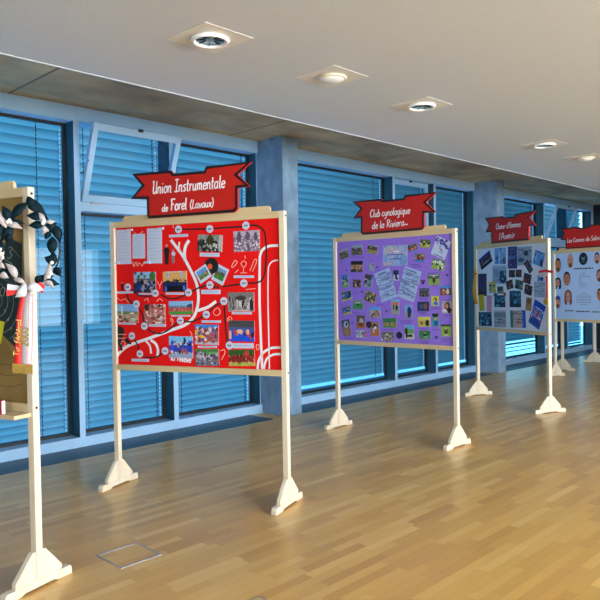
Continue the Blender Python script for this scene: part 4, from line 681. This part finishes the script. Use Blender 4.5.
# ---- portrait panel
e4, p4 = stand(4, 'wooden display stand with a pale blue panel of cut-out heads at right edge', BLUEP)
bl4, bt4 = D['banner4']
out = [tuple(p) for p in bl4]+[(-x, z) for x, z in bl4[::-1]]+[tuple(p) for p in bt4[::-1]]
banner(e4, out, tx[3])
for k, (cx, cz, w_, h_, an, kind) in enumerate(D['faces']):
    hair = {'beard': '1c1614', 'bald': 'c8948a', 'short': '2c2222', 'smile': '14100f', 'long': '0e0c10', 'redhead': '8a4a20', 'cap': '2848a0', 'glasses': '1c1818'}[kind]
    m_ = MB(); y_ = PF-.001
    rx, rz = w_/2, h_/2
    if kind in ('long', 'redhead'):
        m_.disc((cx, cz+rz*.25), rx, y_, .0009, 1, 24, rz*.75)
        for sg in (-1, 1): m_.prism([(cx+sg*rx, cz+rz*.3), (cx+sg*rx*1.02, cz-rz*.7), (cx+sg*rx*.65, cz-rz), (cx+sg*rx*.3, cz-rz*.85), (cx+sg*rx*.3, cz+rz*.3)][::sg], y_-.0001, y_+.0008, 1)
        m_.disc((cx, cz+rz*.08), rx*.62, y_-.0004, .0009, 0, 24, rz*.62)
    else:
        m_.disc((cx, cz-.0), rx, y_, .0009, 1 if kind != 'bald' else 0, 24, rz)
        m_.disc((cx, cz-rz*(.14 if kind != 'bald' else .02)), rx*.88, y_-.0003, .0009, 0, 24, rz*.80)
    if kind in ('beard', 'bald', 'cap', 'short'): m_.disc((cx, cz-rz*.62), rx*.60, y_-.0006, .0009, 3, 18, rz*.34)
    if kind == 'cap': m_.prism([(cx-rx, cz+rz*.35), (cx+rx, cz+rz*.35), (cx+rx*.9, cz+rz*.75), (cx, cz+rz*1.02), (cx-rx*.9, cz+rz*.75)], y_-.0007, y_, 1)
    for sg in (-1, 1):
        m_.disc((cx+sg*rx*.36, cz+rz*.10), rx*.15, y_-.0007, .0009, 2, 10, rz*.05)
        m_.ribbon([(cx+sg*rx*.2, cz+rz*.19), (cx+sg*rx*.55, cz+rz*.2)], rz*.04, y_-.0008, .0009, 2)
        if kind == 'glasses': m_.ribbon([(cx+sg*rx*.36+rx*.27*math.cos(a*.7), cz+rz*.1+rz*.1*math.sin(a*.7)) for a in range(9)], rz*.04, y_-.0009, .0009, 2, True)
    m_.prism([(cx-rx*.14, cz-rz*.2), (cx+rx*.14, cz-rz*.2), (cx+rx*.04, cz+rz*.1), (cx-rx*.04, cz+rz*.1)], y_-.0007, y_, 4)
    m_.disc((cx, cz-rz*.42), rx*.34, y_-.0009, .0009, 5, 12, rz*.06)
    tone = 'c07a5c' if kind in ('beard', 'smile', 'glasses') else 'c8948c'
    m_.build('portrait_cutout', [mat('print_'+tone, tone, .7), mat('hair_'+hair, hair, .7), mat('eyes', '22181a', .7), mat('beard', '6a4030', .7), mat('nose_print', 'a8685a', .7), mat('lips_print', '8a3a38', .7)], p4)
cx, cz, w_, h_, an = D['logo']
m_ = MB().disc((cx, cz), w_/2, PF-.001, .0009, 0, 32, h_/2); m_.prism([(cx-w_*.25, cz+h_*.2), (cx-w_*.1, cz+h_*.08), (cx+w_*.1, cz+h_*.08), (cx+w_*.25, cz+h_*.2), (cx+w_*.12, cz-h_*.08), (cx-w_*.12, cz-h_*.08)], PF-.0014, PF-.0006, 1)
m_.quadbox((cx-w_*.2, PF-.0014, cz-h_*.24), (cx+w_*.2, PF-.0006, cz-h_*.2), 1); m_.build('round_emblem', [mat('emblem_dark', '081418', .6), mat('emblem_mark', '6a90b8', .6)], p4)
for x, z, L, h_ in D['lines4']:
    m_ = MB(); k = 0; xx = x; rnd = random.Random(int(x*1000))
    while xx < x+L-.004:
        q = min(rnd.uniform(.02, .05)*(1 if h_ < .015 else 1.5), x+L-xx); m_.quadbox((xx, PF-.0008, z-h_/2), (xx+q*.82, PF-.0001, z+h_/2)); xx += q
    m_.build('printed_line', INK if h_ > .015 else mat('ink_light', '6078a8', .8), p4)

# ---- the stand whose legs show below the portrait panel, seen from behind
e5, p5 = stand(5, 'farthest wooden display stand, only its legs showing below the panel of cut-out heads', PALEP)

# ---- target panel at the left edge
e0, p0 = stand(0, 'nearest wooden display stand, cut by left edge, with a khaki panel of shooting targets', KHAKI)
T = D['target']
kp = MB().prism([tuple(p) for p in D['khaki']], PF-.001, PF-.0002).build('folded_target_paper', KHAKI2, p0)
for z_ in (1.21, 1.15, 1.09):
    MB().ribbon(smoothed([(.35, z_+.01), (.5, z_), (.6, z_-.005), (.70, z_+.015)], 5), .003, PF-.0016, .0005).build('target_line', mat('target_line', '4a4428', .8), kp)
tg = MB().prism([tuple(p) for p in T[0]], PF-.002, PF-.0011).build('paper_target', TARGET, p0)
import bisect
def inpoly(p, poly):
    r_ = False; j = len(poly)-1
    for i in range(len(poly)):
        (xi, yi), (xj, yj) = poly[i], poly[j]
        if (yi > p[1]) != (yj > p[1]) and p[0] < (xj-xi)*(p[1]-yi)/(yj-yi)+xi: r_ = not r_
        j = i
    return r_
c0 = T[1]
for rr in (.045, .09, .135, .18, .225):
    run = []
    for a in range(0, 365, 5):
        p = (c0[0]+rr*math.cos(R(a)), c0[1]+rr*1.05*math.sin(R(a)))
        if inpoly(p, T[0]): run.append(p)
        if (not inpoly(p, T[0]) or a == 360) and run:
            if len(run) > 2: MB().ribbon(run, .0021, PF-.0026, .0005).build('ring_line', RINGW, tg)
            run = []
m_ = MB(); write(m_, '3', (T[2][0]-.022, T[2][1]-.03), (T[2][0]+.026, T[2][1]-.03), .07, .0035, PF-.0026, .0006); write(m_, '0', (T[3][0]-.02, T[3][1]-.03), (T[3][0]+.022, T[3][1]-.03), .055, .0035, PF-.0026, .0006)
for q, ch in zip(T[4], '5678'): write(m_, ch, (q[0]-.007, q[1]-.008), (q[0]+.008, q[1]-.008), .016, .003, PF-.0026, .0006)
m_.ribbon([(T[2][0]+.03, T[2][1]+.02), (.70, T[2][1]-.03)], .002, PF-.0026, .0005); m_.ribbon([(T[2][0]+.01, T[2][1]-.05), (.69, T[2][1]-.15)], .002, PF-.0026, .0005)
m_.build('target_number', RINGW, tg)
MB().prism([tuple(p) for p in D['ynote']], PF-.0036, PF-.0027).build('yellow_note', YELLOW, p0)
# small ledge hung below the rail, with a red booklet standing on it
MB().quadbox((-.25, -.11, .934), (.775, .0, .9545)).build('ledge', WOODH, e0)
ml = e0.matrix_basis
bo = MB().quadbox((-.05, -.012, 0), (.05, .012, .075)).build('red_booklet', mat('booklet_red', 'a8202c', .6)); tag(bo, 'small red booklet on the ledge under the khaki target panel', 'booklet')
MB().quadbox((.05, -.010, .003), (.0515, .010, .072)).build('page_block', PAPER, bo)
th0 = D['boards'][0][2]; cx0 = D['boards'][0][0]-math.cos(th0)*BW/2; cy0 = D['boards'][0][1]-math.sin(th0)*BW/2
def w0(u, y, z): return (cx0+u*math.cos(th0)-y*math.sin(th0), cy0+u*math.sin(th0)+y*math.cos(th0), z)
bo.location = w0(.622, -.09, .9547); bo.rotation_euler = (0, 0, th0)

# ------------------------------------------------------------------ laurel wreath with its ribbon on the post
wx, wy, wa = D['wreath_o']
wr = empty('laurel_wreath', (wx, wy, 0), wa, label='laurel wreath of dark and silver leaves with red and white ribbon, on leftmost post', cat='wreath')
def leaf(x0, z0, x1, z1, w_, yy, rnd):
    d = Vector((x1-x0, z1-z0)); L = d.length; ex = d/L; ey = Vector((-ex.y, ex.x)); v = []; f = []; N = 8; bow = rnd.uniform(-.012, .012); tw = rnd.uniform(-.4, .4)
    for i in range(N+1):
        t = i/N; hw = w_/2*(math.sin(math.pi*min(1, t*1.02)**.85)*.98+.02) if 0 < i < N else .0012
        c = Vector((x0, z0))+ex*(L*t)+ey*(bow*math.sin(math.pi*t))
        for s_ in (-1, 0, 1):
            p = c+ey*hw*s_; v.append((p.x, yy-.012*math.sin(math.pi*t)-(.004 if s_ == 0 else 0)+s_*hw*tw, p.y))
    for i in range(N):
        for s_ in (0, 1): k = 3*i+s_; f.append([k, k+1, k+4, k+3])
    n0 = len(v); v += [(a, b_+.0016, c) for a, b_, c in v]
    f += [[a+n0 for a in q[::-1]] for q in f]
    bd = [3*i for i in range(N+1)]+[3*N+1]+[3*i+2 for i in range(N, -1, -1)]+[1]
    for a, b_ in zip(bd, bd[1:]+bd[:1]): f.append([a, b_, b_+n0, a+n0])
    return v, f
rnd = random.Random(4)
for k, (a, b_, c, d_, w_, kd) in enumerate(D['leaves']):
    m_ = MB(); v, f = leaf(a, b_, c+(c-a)*.12, d_+(d_-b_)*.12, w_*(1.45 if kd == 'd' else 1.2), (-.03 if kd == 's' else -.022)-.0012*(k % 7), rnd); m_.v = v; m_.f = f; m_.mi = [0]*len(f)
    m_.build('leaf', LEAFD if kd == 'd' else LEAFS, wr, True)
def ws_(a, b_): return [(p[0], -.016, p[1]) for p in smoothed([a, *b_], 5)]
bq = D['bow']; kc = bq['white'][0]
Lf = D['leaves']
MB().tube(ws_(kc, [(Lf[18][0], Lf[18][1]) if False else (-.115, 1.665), (-.150, 1.80), (-.110, 1.93), (-.01, 2.07)]), .005, 6).build('stem', mat('stem_dark', '14242a', .6), wr)
MB().tube(ws_(kc, [(.115, 1.70), (.155, 1.84), (.105, 1.97), (.02, 2.08)]), .005, 6).build('stem', mat('stem_dark', '14242a', .6), wr)
for k, p in enumerate(D['pearls']):
    MB().lathe([(.0, -.010), (.007, -.007), (.010, 0), (.007, .007), (.0, .010)], (p[0], -.045, p[1]), 12).build('pearl', mat('pearl', 'f2ece6', .25), wr, True)
def flat(poly, y, th, mi=0): return MB().prism([tuple(p) for p in poly], y, y+th, mi)
flat(bq['loopL'], -.045, .004).build('bow_loop', [WHITERIB], wr)
l4 = bq['loopL']; mid1 = ((l4[0][0]+l4[3][0])/2, (l4[0][1]+l4[3][1])/2); mid2 = ((l4[1][0]+l4[2][0])/2, (l4[1][1]+l4[2][1])/2)
flat([mid1, mid2, l4[2], l4[3]], -.047, .002).build('bow_loop', [REDRIB], wr)
flat(bq['loopR'], -.045, .004).build('bow_loop', [REDRIB], wr)
wp = bq['white']
for (a, b_, w_) in ((wp[0], wp[1], .045), (wp[0], wp[3], .05), (wp[4], wp[2], .05), (wp[5], wp[0], .04)):
    m_ = MB(); v, f = leaf(*a, *b_, w_, -.055, rnd); m_.v = v; m_.f = f; m_.mi = [0]*len(f); m_.build('bow_petal', WHITERIB, wr, True)
def tail(sides, m_, nm, yo):
    a, b_ = [smoothed(s_, 4) for s_ in sides]; mb = MB(); n_ = len(a)
    for i, (p, q) in enumerate(zip(a, b_)):
        yy = yo-.006*math.sin(i/n_*5); mb.v += [(p[0], yy, p[1]), (q[0], yy, q[1]), (p[0], yy+.0015, p[1]), (q[0], yy+.0015, q[1])]
    for i in range(n_-1):
        k, j = 4*i, 4*i+4
        for f in ((k, j, j+1, k+1), (k+2, k+3, j+3, j+2), (k, k+2, j+2, j), (k+1, j+1, j+3, k+3)): mb.f.append(list(f)); mb.mi.append(0)
    mb.f += [[0, 1, 3, 2], [4*n_-4, 4*n_-2, 4*n_-1, 4*n_-3]]; mb.mi += [0, 0]
    return mb.build(nm, m_, wr, True)
rt_ = tail(bq['red'], REDRIB, 'ribbon_tail', -.036); wt_ = tail(bq['white2'], WHITERIB, 'ribbon_tail', -.038)
m_ = MB(); write(m_, 'Tir fédéral', bq['t1'][0], bq['t1'][1], .028, .0034, -.046, .0012, 0, .05); m_.build('gold_lettering', mat('gold_ink', 'd8c070', .4, .3), rt_)
m_ = MB(); write(m_, '2000', bq['t2'][0], bq['t2'][1], .046, .0068, -.047, .0012, 0, 0)
m_.build('gold_lettering', mat('gold_ink2', '8a7428', .4, .3), wt_)
(sa, sb) = bq['white2']; m_ = MB()
for t_ in (.5, .9):
    m_.ribbon(smoothed([(a[0]+(b_[0]-a[0])*t_, a[1]+(b_[1]-a[1])*t_) for a, b_ in zip(sa, sb)], 4), .003, -.0465, .0006)
m_.build('red_pinstripe', mat('pinstripe', 'e08078', .6), wt_)
fr_ = bq['fr']; m_ = MB(); rnd = random.Random(2)
for i in range(40):
    t_ = i/39; x = fr_[0][0]+(fr_[1][0]-fr_[0][0])*t_; z = fr_[0][1]+(fr_[1][1]-fr_[0][1])*t_; m_.tube([(x, -.038, z+.006), (x+rnd.uniform(-.006, .004), -.039, z-.035-rnd.uniform(0, .012))], .0022, 5)
m_.ribbon([(fr_[0][0]-.002, fr_[0][1]+.003), (fr_[1][0]+.002, fr_[1][1]+.003)], .007, -.042, .006); m_.build('gold_fringe', mat('fringe_gold', '97782c', .6), wr)

# ------------------------------------------------------------------ medal and tassel on the collage stand
x3, y3, t3 = D['boards'][3]; cx3, cy3 = x3-math.cos(t3)*BW/2, y3-math.sin(t3)*BW/2
M_ = D['medal']
md = empty('medal', (cx3, cy3, 0), t3, label='gold medal on a red and white ribbon on right post of documents stand', cat='medal')
bx = MB().ribbon([M_[0], M_[1], M_[2]], .030, -.016, .006); bx.build('ribbon_bow', REDRIB, md)
MB().ribbon([(M_[0][0]+.005, M_[0][1]-.042), (M_[3][0]-.005, M_[3][1]+.006)], .042, -.020, .004).build('ribbon_bow', WHITERIB, md)
MB().ribbon(smoothed(M_[3:6], 5), .020, -.013, .003).build('neck_ribbon', REDRIB, md)
MB().disc(M_[6], .038, -.018, .007, 0, 24).build('medal_disc', GOLD, md)
q = D['tassel']
ts = empty('prize_ribbon', (cx3, cy3, 0), t3, label='yellow and red prize ribbon hanging on the left post of the stand with documents', cat='ribbon')
for k, (dx, m_, yo) in enumerate(((-.026, REDRIB, .0), (-.006, mat('ribbon_yellow', 'd8a818', .5), -.006), (.020, mat('ribbon_yellow', 'd8a818', .5), -.004), (.008, REDRIB, -.002))):
    MB().ribbon(smoothed([(q[1][0]+dx*.3, q[1][1]), (q[2][0]+dx, q[2][1]), (q[3][0]+dx*1.3-.01, q[3][1])], 5), .030, -.014+yo, .003).build('ribbon_tail', m_, ts)
MB().ribbon([(q[1][0]-.05, q[1][1]-.01), (q[1][0]+.04, q[1][1]-.01)], .018, -.024, .010).build('ribbon_knot', REDRIB, ts)
MB().prism([(q[0][0]-.008, q[0][1]), (q[0][0]+.008, q[0][1]), (q[1][0]+.016, q[1][1]), (q[1][0]-.016, q[1][1])], -.02, -.006).build('ribbon_peak', mat('ribbon_yellow', 'd8a818', .5), ts)
